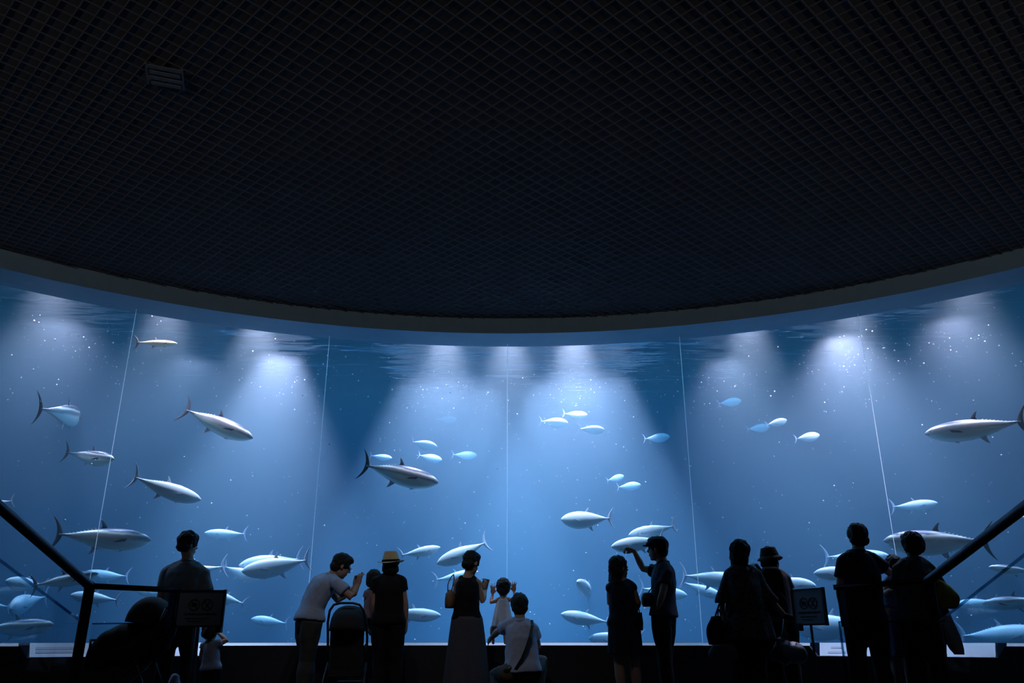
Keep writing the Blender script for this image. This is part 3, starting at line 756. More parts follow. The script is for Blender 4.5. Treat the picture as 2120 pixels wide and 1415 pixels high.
def figure(label, group, Y, H, J, face=(0, 0), hair='short', sex='m', shirt=None, pants=None, skirt=None, hands=('relaxed', 'relaxed'),
           sleeve=0.55, legs=None, hem=None, voxel=0.0085, head_s=1.0, bulk=1.0, shoes=True, feet_z=0.0, palms=(None, None), extra=None, glasses=False, short_legs=None, floor=True, name='person'):
    s = H / 1.70
    P_ = lambda k: at(J[k][0], J[k][1], Y + (J[k][2] if len(J[k]) > 2 else 0.0))
    hd = P_('head'); nk = P_('neck'); pv = P_('pelvis'); sR = P_('sR'); sL = P_('sL')
    hs = s ** 0.45 * head_s if H > 1.3 else head_s * (0.93 + 0.05 * (H - 0.7) / 0.6)
    right_s = (sR - sL); right_s.normalize()
    hy = J.get('hipyaw', math.degrees(math.atan2(-right_s.y, right_s.x)) * 0.8)
    right_h = Vector((math.cos(R_(hy)), -math.sin(R_(hy)), 0))
    up = (nk - pv).normalized()
    base = Vector((pv.x, pv.y, feet_z))
    root = thing(name, (0, 0, 0), label, 'person', group)
    root.location = base
    inv = Matrix.Translation(-base)
    def put(o):
        o.data.transform(inv); o.parent = root; return o
    w_ = {'m': 1.0, 'f': 0.88, 'c': 0.92}[sex]
    mid = mixp(pv, nk, 0.5) + (J['bow'] if 'bow' in J else Vector((0, 0, 0)))
    def spine(t): # quadratic bezier through mid
        c = mid * 2 - (pv + nk) * 0.5
        return pv * (1 - t) ** 2 + c * 2 * t * (1 - t) + nk * t * t
    shw = (sR - sL).length / 2
    hipw = (0.165 if sex != 'f' else 0.172) * s * (bulk * 0.5 + 0.5)
    def torso(mb, inf, t0, t1, drop=0.0, loose=0.0):
        prof = [(-0.12, hipw * 0.80, 0.085 * s), (-0.04, hipw * 0.97, 0.11 * s), (0.06, hipw, 0.115 * s), (0.25, hipw * (0.88 if sex == 'm' else 0.80), 0.10 * s * bulk), (0.45, mixp(hipw, shw, 0.45) * (0.92 if sex != 'f' else 0.84), 0.103 * s * bulk),
                (0.65, shw * 0.88, 0.115 * s * bulk), (0.80, shw * 0.90, 0.105 * s), (0.90, shw * 0.80, 0.085 * s), (0.97, shw * 0.46, 0.066 * s), (1.02, 0.062 * s, 0.058 * s)]
        rings = []
        for i in range(29):
            t = t0 + (t1 - t0) * i / 28
            for a, b in zip(prof, prof[1:]):
                if t <= b[0] or b is prof[-1]:
                    k = min(1, max(0, (t - a[0]) / (b[0] - a[0]))); hw = a[1] + (b[1] - a[1]) * k; hd_ = a[2] + (b[2] - a[2]) * k; break
            c = spine(t) if t >= 0 else spine(0) + (spine(0) - spine(0.1)) * (-t * 10) * 1.0
            tt = (spine(min(1, t + 0.03)) - spine(max(0, t - 0.03))).normalized()
            rv = mixp(right_h, right_s, min(1, max(0, t))); rv = (rv - tt * rv.dot(tt)).normalized(); fv = tt.cross(rv)
            lo = loose * max(0, 0.8 - t)
            hw += inf + lo; hd_ += inf + lo
            rings.append([c + rv * (hw * math.copysign(abs(math.cos(a)) ** 0.85, math.cos(a))) + fv * (hd_ * math.copysign(abs(math.sin(a)) ** 0.85, math.sin(a))) for a in [2 * PI * q / 28 for q in range(28)]])
        mb.loft(rings)
    # ---- joints of arms
    arms = []
    for sd, k in ((1, 'R'), (-1, 'L')):
        sh = P_('s' + k) + (nk - P_('s' + k)).normalized() * 0.030 * s - up * 0.022 * s
        el = P_('e' + k); wr = P_('w' + k)
        arms.append((sd, sh, el, wr))
    lr = (1.0 if sex == 'm' else 0.86) * (1.55 if H < 1.0 else 1.0)
    # ---- legs
    hipj = {}; 
    LG = {}
    for sd, k in ((1, 'R'), (-1, 'L')):
        hj = pv + right_h * (0.09 * s * sd) - up * 0.02
        if legs and k in legs:
            L_ = legs[k]
            if isinstance(L_[0], Vector): kn, an = L_[0], L_[1]
            else:
                an = Vector((at(L_[0], 1325, Y).x, pv.y + L_[1], feet_z + 0.075 * s)); kn = mixp(hj, an, 0.5) + Vector((0, 0.03 * s, 0))
            toe = L_[2] if len(L_) > 2 else None
        else:
            an = Vector((hj.x + 0.02 * sd, hj.y + 0.0, feet_z + 0.075 * s)); kn = mixp(hj, an, 0.5) + Vector((0, 0.03, 0)); toe = None
        fd = toe if toe is not None else Vector((-right_h.y, right_h.x, 0)) + right_h * 0.15 * sd
        LG[k] = (hj, kn, an, fd.normalized())
    def leg(mb, k, inf, to=1.0, flare=0.0):
        hj, kn, an, fd = LG[k]
        pts = [hj + up * 0.02, mixp(hj, kn, 0.35), mixp(hj, kn, 0.75), kn, mixp(kn, an, 0.3), mixp(kn, an, 0.7), an]
        r = [0.094, 0.086, 0.066, 0.058, 0.060, 0.044, 0.038]
        r = [x * s * lr ** 0.4 + inf + flare * i / 6 for i, x in enumerate(r)]
        if to < 1: n_ = max(2, int(round(len(pts) * to))); pts, r = pts[:n_], r[:n_]
        mb.tube(pts, r, 14)
    # ---- body (one continuous skin)
    F = Matrix.Rotation(R_(-face[0]), 3, 'Z') @ Matrix.Rotation(R_(face[1]), 3, 'X')
    if len(face) > 2: F = F @ Matrix.Rotation(R_(face[2]), 3, 'Y')
    hp = lambda x, y, z: hd + F @ (Vector((x, y, z)) * hs)
    mb = MB()
    torso(mb, -0.012 * s, -0.12, 1.02)
    for sd, sh, el, wr in arms: mb.tube([sh, mixp(sh, nk, 0.5) + up * 0.004, nk - up * 0.01], [0.050 * s, 0.052 * s, 0.050 * s], 12, round_ends=True)
    mb.ball(hp(0, -0.010, 0.028), (0.074 * hs, 0.092 * hs, 0.094 * hs), 18, 12, F)
    mb.ball(hp(0, 0.026, -0.040), (0.058 * hs, 0.064 * hs, 0.078 * hs), 16, 10, F)
    mb.ball(hp(0, 0.056, -0.098), (0.026 * hs, 0.026 * hs, 0.020 * hs), 10, 8, F)
    mb.ball(hp(0, 0.100, -0.022), (0.013 * hs, 0.020 * hs, 0.014 * hs), 10, 8, F)
    mb.tube([hp(0, 0.080, 0.012), hp(0, 0.094, -0.006), hp(0, 0.106, -0.024)], [0.009 * hs, 0.011 * hs, 0.012 * hs], 8)
    mb.ball(hp(0, 0.084, -0.058), (0.022 * hs, 0.013 * hs, 0.008 * hs), 10, 6, F)
    mb.ball(hp(0, 0.082, -0.070), (0.019 * hs, 0.013 * hs, 0.007 * hs), 10, 6, F)
    mb.ball(hp(0, 0.078, 0.024), (0.048 * hs, 0.016 * hs, 0.010 * hs), 12, 6, F)
    for sd in (-1, 1): mb.ball(hp(0.077 * sd, -0.006, -0.012), (0.010 * hs, 0.019 * hs, 0.031 * hs), 10, 8, F)
    nr = (0.056 if sex == 'm' else 0.046) * (hs if H > 1.3 else hs * 0.8)
    mb.tube([nk - up * 0.03, mixp(nk, hd, 0.35), hp(0, -0.012, -0.045)], [nr * 1.18, nr, nr], 14)
    for sd, sh, el, wr in arms:
        mb.tube([mixp(sh, nk, 0.25), sh, mixp(sh, el, 0.4), el, mixp(el, wr, 0.3), wr], [0.050 * s * lr, 0.050 * s * lr, 0.043 * s * lr, 0.036 * s * lr, 0.037 * s * lr, 0.024 * s * lr], 12, round_ends=True)
        hi = 0 if sd > 0 else 1
        d = (wr - el).normalized()
        pn = palms[hi] if palms[hi] is not None else Vector((-sd, 0.2, 0))
        hdir = d
        if palms[hi] is not None and len(palms[hi]) == 2: pn, hdir = palms[hi]
        w0 = hdir.normalized().cross((pn - hdir.normalized() * pn.dot(hdir.normalized())).normalized())
        # the thumb points forward/up for a hanging hand, inward for a raised one
        ts = 1
        want = Vector((-sd * 0.6, 0.5, 0.5)) if hands[hi] != 'relaxed' else Vector((-sd * 0.1, 1, 0.0))
        if hands[hi] == 'spread': want = Vector((-sd, 0, 0))
        if w0.dot(want) < 0: ts = -1
        add_hand(mb, wr, hdir, pn, ts, s if H > 1.3 else max(0.76, s * 1.15), hands[hi])
    for k in 'RL':
        leg(mb, k, 0.0)
        hj, kn, an, fd = LG[k]
        mb.tube([an - fd * 0.03 * s - Vector((0, 0, 0.035 * s)), an + fd * 0.07 * s - Vector((0, 0, 0.035 * s)), an + fd * 0.16 * s - Vector((0, 0, 0.05 * s))], [0.036 * s, 0.038 * s, 0.024 * s], 10, round_ends=True)
        mb.ball(an, 0.04 * s, 10, 8)
    put(fuse(mb, 'body', SKIN, None, voxel if H > 1.3 else 0.006, 3))
    for sd in (-1, 1):
        e = MB(); e.ball(hp(0.030 * sd, 0.082, 0.006), 0.0095 * hs, 10, 8); put(e.build('eye', EYEM, None, True))
    if glasses:
        g = MB()
        for sd in (-1, 1):
            g.tube([hp(0.030 * sd + 0.022 * math.cos(a), 0.098, 0.004 + 0.017 * math.sin(a)) for a in [2 * PI * q / 14 for q in range(15)]], 0.0022, 6)
            g.tube([hp(0.05 * sd, 0.098, 0.006), hp(0.079 * sd, 0.07, 0.006), hp(0.08 * sd, -0.01, 0.0)], 0.002, 6)
        g.tube([hp(-0.01, 0.1, 0.008), hp(0.01, 0.1, 0.008)], 0.002, 6)
        put(g.build('spectacles', GLS))
    if hair:
        mb = MB()
        for c, r in HAIRS[hair]:
            mb.ball(hp(*c), tuple(x * hs for x in r), 18, 12, F)
        put(fuse(mb, 'hair', HAIR, None, 0.007, 2, 0.010, 34, seed=H * 7 + Y))
    # ---- clothes
    if pants:
        m, inf, cutlen = pants
        mb = MB(); torso(mb, 0.004, -0.12, 0.22)
        for k in 'RL': leg(mb, k, inf, cutlen)
        put(fuse(mb, 'trousers', m, None, 0.012, 5, 0.008, 11, seed=Y))
    if shoes and floor:
        for k in 'RL':
            hj, kn, an, fd = LG[k]
            mb = MB(); z = Vector((0, 0, 0.04 * s))
            mb.tube([an - fd * 0.045 * s - z, an + fd * 0.06 * s - z, an + fd * 0.17 * s - z * 1.1], [0.042 * s, 0.044 * s, 0.033 * s], 12, round_ends=True)
            mb.ball(an - z * 0.4, (0.046 * s, 0.046 * s, 0.045 * s))
            put(fuse(mb, 'shoe', SHOE, None, 0.010, 2))
    if skirt:
        m, z_end, w_top, w_bot, t_top = skirt[:5]
        mb = MB(); rings = []; n = 56
        tp = spine(t_top); zb = z_end
        for i in range(22):
            q = i / 21
            c = Vector((mixp(tp, pv, min(1, q * 3)).x, mixp(tp, pv, min(1, q * 3)).y, tp.z + (zb - tp.z) * q))
            if 'drift' in J: c += J['drift'] * q
            fw = right_h.cross(Vector((0, 0, 1))) * -1
            ww = w_top + (w_bot - w_top) * q ** 0.8
            dp = ww * (0.72 + 0.1 * q)
            amp = 0.055 * q
            rings.append([c + right_h * ((ww * (1 + amp * math.sin(a * 11 + 1.3))) * math.cos(a)) + fw * ((dp * (1 + amp * math.sin(a * 11 + 1.3))) * math.sin(a)) for a in [2 * PI * k / n for k in range(n)]])
        mb.loft(rings)
        put(mb.build('skirt' if t_top < 0.4 else 'dress_skirt', m, None, True))
    if shirt:
        m, t0, inf, loose, nm = shirt
        mb = MB(); torso(mb, inf, t0, 0.985, loose=loose)
        for sd, sh, el, wr in arms: mb.tube([sh, mixp(sh, nk, 0.5), nk - up * 0.022 * s], [(0.050 if sleeve > 0 else 0.030) * s + inf, 0.053 * s + inf, 0.046 * s + inf], 14, round_ends=True)
        if sleeve > 0:
            for sd, sh, el, wr in arms:
                if sleeve <= 1: end = mixp(sh, el, sleeve); pts = [sh + (sh - end).normalized() * 0.01, mixp(sh, end, 0.3), mixp(sh, end, 0.65), end]
                else: end = mixp(el, wr, sleeve - 1); pts = [sh + (sh - el).normalized() * 0.01, mixp(sh, el, 0.5), el, end]
                r0 = 0.051 * s * lr + inf
                mb.tube(pts, [r0 * 1.05, r0 * 1.05] + [r0 * 0.97 + loose * 0.3] * (len(pts) - 3) + [r0 * 0.95 + loose * 0.4], 14, round_ends=False)
        put(fuse(mb, nm, m, None, 0.0095, 5, 0.009, 10, seed=Y * 3))
        # collar band
        cb_ = MB(); c = spine(1.0)
        if nm in ('shirt', 'polo_shirt'):
            tt = (nk - mid).normalized(); rv = (right_s - tt * right_s.dot(tt)).normalized(); fv = tt.cross(rv)
            rings = [[c + tt * (dz * s) + rv * (rr * s * math.cos(a)) + fv * (rr * s * math.sin(a) * 0.95) for a in [2 * PI * q / 20 for q in range(20)]] for dz, rr in ((-0.02, 0.080), (0.012, 0.070), (0.026, 0.066), (0.022, 0.060), (-0.02, 0.066))]
            cb_.loft(rings); put(cb_.build('collar', m, None, True))
    info = dict(root=root, hp=hp, F=F, hs=hs, s=s, spine=spine, arms=arms, pv=pv, nk=nk, hd=hd, put=put, rs=right_s, rh=right_h, LG=LG, up=up)
    return info

def strap(name, pts, w, m, put=None, thick=0.004, normal=None):
    mb = MB(); pts = [Vector(p) for p in pts]; rings = []
    for i, p in enumerate(pts):
        t = (pts[min(i + 1, len(pts) - 1)] - pts[max(0, i - 1)]).normalized()
        nn = normal if normal is not None else Vector((0, -1, 0))
        sx = t.cross(nn)
        if sx.length < 1e-3: sx = t.cross(Vector((1, 0, 0)))
        sx.normalize(); sy = sx.cross(t)
        rings.append([p + sx * (a * w / 2) + sy * (b * thick) for a, b in ((-1, -1), (1, -1), (1, 1), (-1, 1))])
    mb.loft(rings)
    o = mb.build(name, m)
    return put(o) if put else o

GRP = 'visitors standing before the tank'
PALE = cloth('pale_grey_shirt_cloth', (0.15, 0.18, 0.21))
BLUE_SH = cloth('light_blue_shirt_cloth', (0.36, 0.42, 0.56))
LILAC = cloth('lilac_shirt_cloth', (0.40, 0.42, 0.55))
KHAKI = cloth('khaki_cloth', (0.05, 0.048, 0.045))
GREYSK = cloth('grey_pleated_cloth', (0.07, 0.07, 0.085))
WHITE = cloth('white_dress_cloth', (0.70, 0.68, 0.72))
PLAID = cloth('dark_plaid_cloth', (0.02, 0.02, 0.035), ('plaid', (0.15, 0.13, 0.20), 22))
FLORAL = cloth('patterned_tunic_cloth', (0.025, 0.025, 0.035), ('blots', (0.09, 0.095, 0.12), 30))
GREYB = cloth('grey_blouse_cloth', (0.06, 0.066, 0.08))
PINK = cloth('pinkish_cloth', (0.22, 0.15, 0.16))
STRAW = mat('straw', (0.62, 0.48, 0.27), 0.8, noise=(90, 0.3), bump=0.5)
YELL = cloth('mustard_cloth', (0.30, 0.24, 0.05))
BROWN = mat('brown_wicker', (0.22, 0.11, 0.05), 0.7, noise=(60, 0.4), bump=0.6)
PLAST = mat('pale_plastic_bag', (0.07, 0.10, 0.14), 0.45)
LEATH = mat('black_leather', (0.015, 0.015, 0.017), 0.4)
PHONE = mat('phone_shell', (0.02, 0.02, 0.025), 0.3)
# ------------------------------------------------------------------ the visitors, left to right
# small child beside the left notice board
f = figure('small dark-haired child in a pale top under the left notice board', GRP, 9.0, 0.86,
  {'head': (436, 1308, 0), 'neck': (436, 1329, 0), 'pelvis': (437, 1386, 0), 'sR': (452, 1334, 0), 'sL': (420, 1334, 0),
   'eR': (469, 1327, 0.03), 'wR': (452, 1311, 0.08), 'eL': (417, 1356, 0), 'wL': (419, 1376, 0.03)},
  hair='toddler', sex='c', shirt=(cloth('child_top_cloth', (0.22, 0.24, 0.3)), -0.05, 0.008, 0.02, 'shirt'), pants=(BLK, 0.012, 0.7), sleeve=0.5)

# man in the pale shirt
f = figure('person in a pale grey shirt and dark trousers beside the left notice board', GRP, 8.75, 1.72,
  {'head': (389, 1129, 0), 'neck': (388, 1164, 0), 'pelvis': (372, 1292, 0), 'sR': (427, 1186, 0.02), 'sL': (341, 1183, 0.0),
   'eR': (432, 1238, 0.0), 'wR': (428, 1285, 0.10), 'eL': (332, 1236, -0.02), 'wL': (346, 1268, 0.10)},
  face=(42, -3), hair='mop', shirt=(PALE, 0.02, 0.012, 0.02, 'shirt'), pants=(BLK, 0.018, 1.0), sleeve=0.75, legs={'L': (343, -0.02), 'R': (401, 0.03)})

# man leaning to photograph
Yl = 8.85
f = figure('person in a light blue shirt leaning forward to take a photo with a phone', GRP, Yl, 1.72,
  {'head': (707, 1173, 0.05), 'neck': (684, 1196, 0.05), 'pelvis': (640, 1287, 0), 'sR': (700, 1206, -0.14), 'sL': (672, 1204, 0.20), 'hipyaw': 58,
   'eR': (728, 1238, -0.16), 'wR': (741, 1212, -0.02), 'eL': (700, 1244, 0.22), 'wL': (735, 1216, 0.12), 'bow': Vector((-0.035, 0, 0.03))},
  face=(66, -22), hair='short', shirt=(BLUE_SH, 0.0, 0.012, 0.035, 'shirt'), pants=(KHAKI, 0.020, 1.0), sleeve=0.62,
  hands=('grip', 'grip'), palms=((Vector((0.5, 0.8, 0.1)), Vector((0.1, 0.05, 1))), (Vector((0.3, -0.8, 0.1)), Vector((0.2, -0.05, 1)))), legs={'R': (637, -0.10), 'L': (640, 0.12)}, glasses=True, bulk=0.88)
ph = MB(); pc = at(747, 1200, Yl + 0.03); ph.box(pc, (0.010, 0.072, 0.14), Matrix.Rotation(R_(12), 3, 'Y'))
o = ph.build('mobile_phone', PHONE); tag(o, 'dark mobile phone held up by the leaning person', 'phone')
scr = MB(); scr.box(pc + Vector((-0.0062, 0, -0.001)), (0.001, 0.062, 0.12), Matrix.Rotation(R_(12), 3, 'Y')); scr.build('screen', mat('phone_screen', (0.05, 0.07, 0.10), 0.1), o)

# woman with the straw hat
Yh = 8.9
f = figure('person in black with a straw hat, standing right of the pushchair', GRP, Yh, 1.60,
  {'head': (809, 1170, 0), 'neck': (808, 1194, 0), 'pelvis': (804, 1290, 0), 'sR': (837, 1202, 0), 'sL': (776, 1202, 0),
   'eR': (840, 1252, 0.0), 'wR': (841, 1284, 0.02), 'eL': (773, 1252, 0.02), 'wL': (771, 1282, 0.10)},
  face=(-6, 4), hair='bob', sex='f', shirt=(BLK, -0.06, 0.010, 0.02, 'shirt'), pants=(BLK, 0.014, 1.0), sleeve=0.42, legs={'L': (788, 0), 'R': (823, 0.02)}, head_s=0.96)
hp = f['hp']; F = f['F']; hs = f['hs']
root = thing('straw_hat', hp(0, -0.01, 0.06), 'straw hat with a dark band on the head of the person in black', 'hat')
def hat(root, crown, brim, zc, tilt, m, band, droop=0.0, top_r=0.086, dent=0.012, bw=0.15, hc=0.10, soft=0.0):
    n = 40; c0 = hp(0, -0.012, zc)
    def pt(r, a, z): 
        v = Matrix.Rotation(R_(tilt), 3, 'Y') @ (F @ Vector((r * math.cos(a) * 0.94, r * math.sin(a) * 1.06, z)))
        return c0 + v - Vector(root.location)
    prof = [(0.001, hc - dent), (0.04, hc - dent * 0.4), (top_r * 0.9, hc), (top_r, hc - 0.012), (0.098, 0.02), (0.100, 0.0)]
    inner = [(r - 0.004, z - 0.004) if r > 0.01 else (r, z - 0.004) for r, z in prof][::-1]
    mb = MB(); mb.loft([[pt(r, 2 * PI * k / n, z + soft * math.sin(3 * 2 * PI * k / n)) for k in range(n)] for r, z in prof + inner], cap=False, close=True)
    mb.build('crown', m, root, True)
    mb = MB(); bp = [(0.094, 0.004), (0.12, 0.000 - droop * 0.3), (bw, 0.004 - droop), (bw, 0.0 - droop), (0.12, -0.004 - droop * 0.3), (0.094, 0.0)]
    mb.loft([[pt(r, 2 * PI * k / n, z + (0.012 if r > 0.13 else 0) * math.cos(2 * 2 * PI * k / n + 0.6)) for k in range(n)] for r, z in bp], cap=False, close=True)
    mb.build('brim', m, root, True)
    if band:
        mb = MB(); mb.loft([[pt(r, 2 * PI * k / n, z) for k in range(n)] for r, z in ((0.1005, 0.003), (0.103, 0.003), (0.1005, 0.026), (0.097, 0.026))], cap=False, close=True)
        mb.build('band', band, root, True)
hat(root, None, None, 0.030, -3, STRAW, BLK, bw=0.150, hc=0.112, top_r=0.074)
tag(root)
# child held at her left side
f = figure('small child in a pinkish ruffled top held by the person in the straw hat', GRP, Yh + 0.30, 0.80,
  {'head': (775, 1203, 0), 'neck': (772, 1220, 0), 'pelvis': (768, 1278, 0), 'sR': (782, 1226, 0.02), 'sL': (759, 1226, -0.02),
   'eR': (784, 1244, 0.03), 'wR': (783, 1258, 0.08), 'eL': (757, 1245, 0), 'wL': (762, 1262, 0.08)},
  face=(10, 0), hair='toddler', sex='c', shirt=(PINK, -0.08, 0.008, 0.025, 'blouse'), pants=(BLK, 0.010, 0.6), sleeve=0.6, shoes=False,
  legs={'R': (at(779, 1292, Yh + 0.46), at(779, 1306, Yh + 0.42), Vector((0, 1, -0.3))), 'L': (at(763, 1292, Yh + 0.46), at(765, 1306, Yh + 0.42), Vector((0, 1, -0.3)))}, feet_z=0.60)

# woman with the long skirt
Yw = 8.9
f = figure('person in a black sleeveless top and long grey pleated skirt looking down at a phone', GRP, Yw, 1.60,
  {'head': (976, 1167, 0), 'neck': (967, 1196, -0.01), 'pelvis': (967, 1290, 0), 'sR': (994, 1207, 0.03), 'sL': (942, 1206, 0.0),
   'eR': (1000, 1247, 0.02), 'wR': (1005, 1222, 0.20), 'eL': (940, 1246, 0.06), 'wL': (955, 1238, 0.26)},
  face=(38, -16), hair='short', sex='f', shirt=(BLK, 0.09, 0.008, 0.0, 'tank_top'), skirt=(GREYSK, 0.10, 0.158, 0.245, 0.13), sleeve=0.0,
  hands=('grip', 'relaxed'), palms=((Vector((-0.6, 0.6, 0)), Vector((0.1, 0.1, 1))), None), head_s=1.0)
o = MB(); o.box(at(1004, 1211, Yw + 0.20), (0.07, 0.010, 0.13), Matrix.Rotation(R_(-25), 3, 'X') @ Matrix.Rotation(R_(14), 3, 'Y'))
tag(o.build('mobile_phone', PHONE), 'small phone in the right hand of the person in the long skirt', 'phone')
root = thing('shoulder_bag', at(931, 1262, Yw - 0.05), 'brown woven shoulder bag at the left elbow of the long-skirted person', 'bag')
mb = MB(); c = Vector((0, 0, 0)); rings = []
for i in range(12):
    q = i / 11; z = 0.01 + 0.18 * q; wd = 0.070 - 0.018 * (2 * q - 0.8) ** 2 - (0.02 if q > 0.9 else 0)
    rings.append([Vector((0.005 * math.sin(q * 3) + 0.058 * (wd / 0.07) * math.cos(a), 0.115 * (wd / 0.07) * math.sin(a), z)) for a in [2 * PI * k / 20 for k in range(20)]])
mb.loft(rings); mb.build('bag_body', BROWN, root, True)
mb = MB(); mb.tube([(-0.02, -0.06, 0.17), (-0.022, -0.05, 0.24), (0.0, -0.02, 0.31), (0.030, 0.03, 0.35), (0.035, 0.06, 0.30), (0.01, 0.07, 0.18)], 0.006, 8); mb.build('handle', BROWN, root, True)

# toddler on the ledge
Yt = 9.84
f = figure('toddler in a white dress standing on the ledge with both hands on the glass', GRP, Yt, 0.74,
  {'head': (1042, 1219, 0.02), 'neck': (1042, 1238, 0), 'pelvis': (1040, 1283, 0), 'sR': (1054, 1242, 0.0), 'sL': (1030, 1242, 0.0),
   'eR': (1068, 1240, 0.04), 'wR': (1064, 1226, 0.085), 'eL': (1016, 1248, 0.04), 'wL': (1020, 1231, 0.085)},
  hair='toddler', sex='c', shirt=(WHITE, 0.2, 0.006, 0.01, 'dress_top'), skirt=(WHITE, 0.800, 0.062, 0.125, 0.92), sleeve=0.0, hands=('spread', 'spread'),
  palms=((Vector((0, 1, 0)), Vector((-0.03, 0, 1))), (Vector((0, 1, 0)), Vector((0.03, 0, 1)))), feet_z=0.602, shoes=False, head_s=1.0,
  legs={'L': (at(1019, 1303, Yt + 0.03), Vector((at(1021, 1325, Yt).x, Yt, 0.642)), Vector((0, 1, 0))), 'R': (at(1046, 1304, Yt + 0.03), Vector((at(1046, 1325, Yt).x, Yt, 0.642)), Vector((0, 1, 0)))})

# crouching man
Yk = 9.25
kz = lambda px, z, dy: Vector((at(px, 1325, Yk + dy).x, Yk + dy, z))
f = figure('person in a lilac shirt crouching at the ledge and holding the toddler', GRP, Yk, 1.70,
  {'head': (1075, 1258, 0.03), 'neck': (1077, 1287, 0), 'pelvis': (1082, 1392, -0.04), 'sR': (1109, 1300, 0.0), 'sL': (1045, 1292, 0.04), 'hipyaw': -8,
   'eR': (1114, 1340, 0.06), 'wR': (1104, 1352, 0.26), 'eL': (1030, 1309, 0.20), 'wL': (1017, 1322, 0.36)},
  face=(-8, 2), hair='mop', shirt=(LILAC, -0.02, 0.012, 0.03, 'shirt'), pants=(KHAKI, 0.020, 1.0), sleeve=0.55, bulk=1.1,
  legs={'L': (kz(1026, 0.30, 0.36), kz(1034, 0.075, 0.10), Vector((-0.3, 1, 0))), 'R': (kz(1118, 0.46, 0.38), kz(1112, 0.075, 0.16), Vector((0.2, 1, 0)))})
strap('bag_strap', [at(1101, 1285, Yk - 0.10), at(1102, 1296, Yk - 0.16), at(1097, 1320, Yk - 0.19), at(1089, 1345, Yk - 0.205), at(1080, 1366, Yk - 0.205), at(1068, 1386, Yk - 0.19), at(1060, 1398, Yk - 0.16)], 0.030, LEATH, f['put'])
root = thing('hip_bag', at(1052, 1412, Yk - 0.12), 'dark brown bag on the hip of the crouching person', 'bag')
mb = MB(); mb.ball((0, 0, 0.09), (0.10, 0.05, 0.09), 16, 10, Matrix.Rotation(R_(-25), 3, 'Y')); mb.build('bag_body', mat('brown_canvas', (0.10, 0.06, 0.035), 0.8), root, True)
mb = MB(); mb.ball((0.01, -0.012, 0.115), (0.085, 0.046, 0.052), 16, 10, Matrix.Rotation(R_(-25), 3, 'Y')); mb.build('flap', LEATH, root, True)

# long-haired woman
Yg = 8.75
f = figure('person with long dark hair in a dark dress, looking up at the pointing person', GRP, Yg, 1.60,
  {'head': (1282, 1177, 0), 'neck': (1284, 1203, 0), 'pelvis': (1292, 1292, 0), 'sR': (1314, 1215, 0.0), 'sL': (1258, 1215, 0.0),
   'eR': (1322, 1250, -0.02), 'wR': (1318, 1262, 0.14), 'eL': (1262, 1250, 0.05), 'wL': (1285, 1262, 0.20)},
  face=(62, 4), hair='long', sex='f', shirt=(NAVY, -0.08, 0.008, 0.005, 'dress_top'), skirt=(NAVY, 0.52, 0.160, 0.172, 0.10), sleeve=0.22,
  legs={'L': (1284, 0), 'R': (1316, 0.02)})
root = thing('small_handbag', at(1324, 1308, Yg + 0.02), 'small dark handbag at the right side of the long-haired person', 'bag')
mb = MB(); rings = []
for i in range(8):
    q = i / 7; ww = 0.040 - 0.008 * abs(q - 0.4) * 2
    rings.append([Vector((ww * math.cos(a), 0.10 * math.sin(a), 0.01 + 0.17 * q)) for a in [2 * PI * k / 16 for k in range(16)]])
mb.loft(rings); mb.build('bag_body', NAVY, root, True)
mb = MB(); mb.tube([(0, -0.06, 0.17), (-0.005, -0.05, 0.24), (-0.01, 0.0, 0.27), (-0.005, 0.05, 0.24), (0, 0.06, 0.17)], 0.006, 8); mb.build('handle', LEATH, root, True)

# pointing man
Yp = 8.9
f = figure('person in a flat cap and plaid shirt pointing left at the fish', GRP, Yp, 1.74,
  {'head': (1361, 1138, 0), 'neck': (1373, 1167, 0), 'pelvis': (1374, 1280, 0), 'sR': (1361, 1180, 0.20), 'sL': (1382, 1185, -0.17), 'hipyaw': -62,
   'eR': (1331, 1178, 0.26), 'wR': (1313, 1142, 0.22), 'eL': (1371, 1232, -0.20), 'wL': (1362, 1262, -0.14)},
  face=(-64, 2), hair='short', shirt=(PLAID, 0.02, 0.012, 0.02, 'shirt'), pants=(BLK, 0.012, 1.0), sleeve=0.55,
  hands=('point', 'relaxed'), palms=((Vector((-0.3, -0.5, -0.9)), Vector((-1, 0.05, 0.30))), None), legs={'R': (1374, 0.10), 'L': (1376, -0.10)})
hp = f['hp']; F = f['F']
root = thing('flat_cap', hp(0, 0, 0.06), 'dark flat cap on the head of the pointing person', 'hat')
inv = Matrix.Translation(-hp(0, 0, 0.06))
mb = MB(); mb.ball(hp(0, -0.008, 0.062), (0.098, 0.115, 0.070), 20, 12, F); mb.ball(hp(0, 0.05, 0.05), (0.08, 0.075, 0.042), 16, 8, F)
o = fuse(mb, 'crown', BLK, None, 0.008, 3); o.data.transform(inv); o.parent = root
mb = MB(); mb.ball(hp(0, 0.115, 0.036), (0.066, 0.045, 0.010), 16, 8, F)
o = mb.build('brim', BLK, None, True); o.data.transform(inv); o.parent = root
root = thing('camera_pouch', at(1341, 1258, Yp - 0.05), 'black camera pouch hanging from the neck of the pointing person', 'bag')
mb = MB(); rings = []
for i in range(9):
    q = i / 8; k_ = (math.sin(PI * min(1, max(0, 0.12 + q * 0.8)))) ** 0.35
    rings.append([Vector((0.066 * k_ * math.copysign(abs(math.cos(a)) ** 0.7, math.cos(a)), 0.07 * k_ * math.copysign(abs(math.sin(a)) ** 0.7, math.sin(a)), 0.005 + 0.14 * q)) for a in [2 * PI * k / 20 for k in range(20)]])
mb.loft(rings); mb.build('pouch_body', LEATH, root, True)
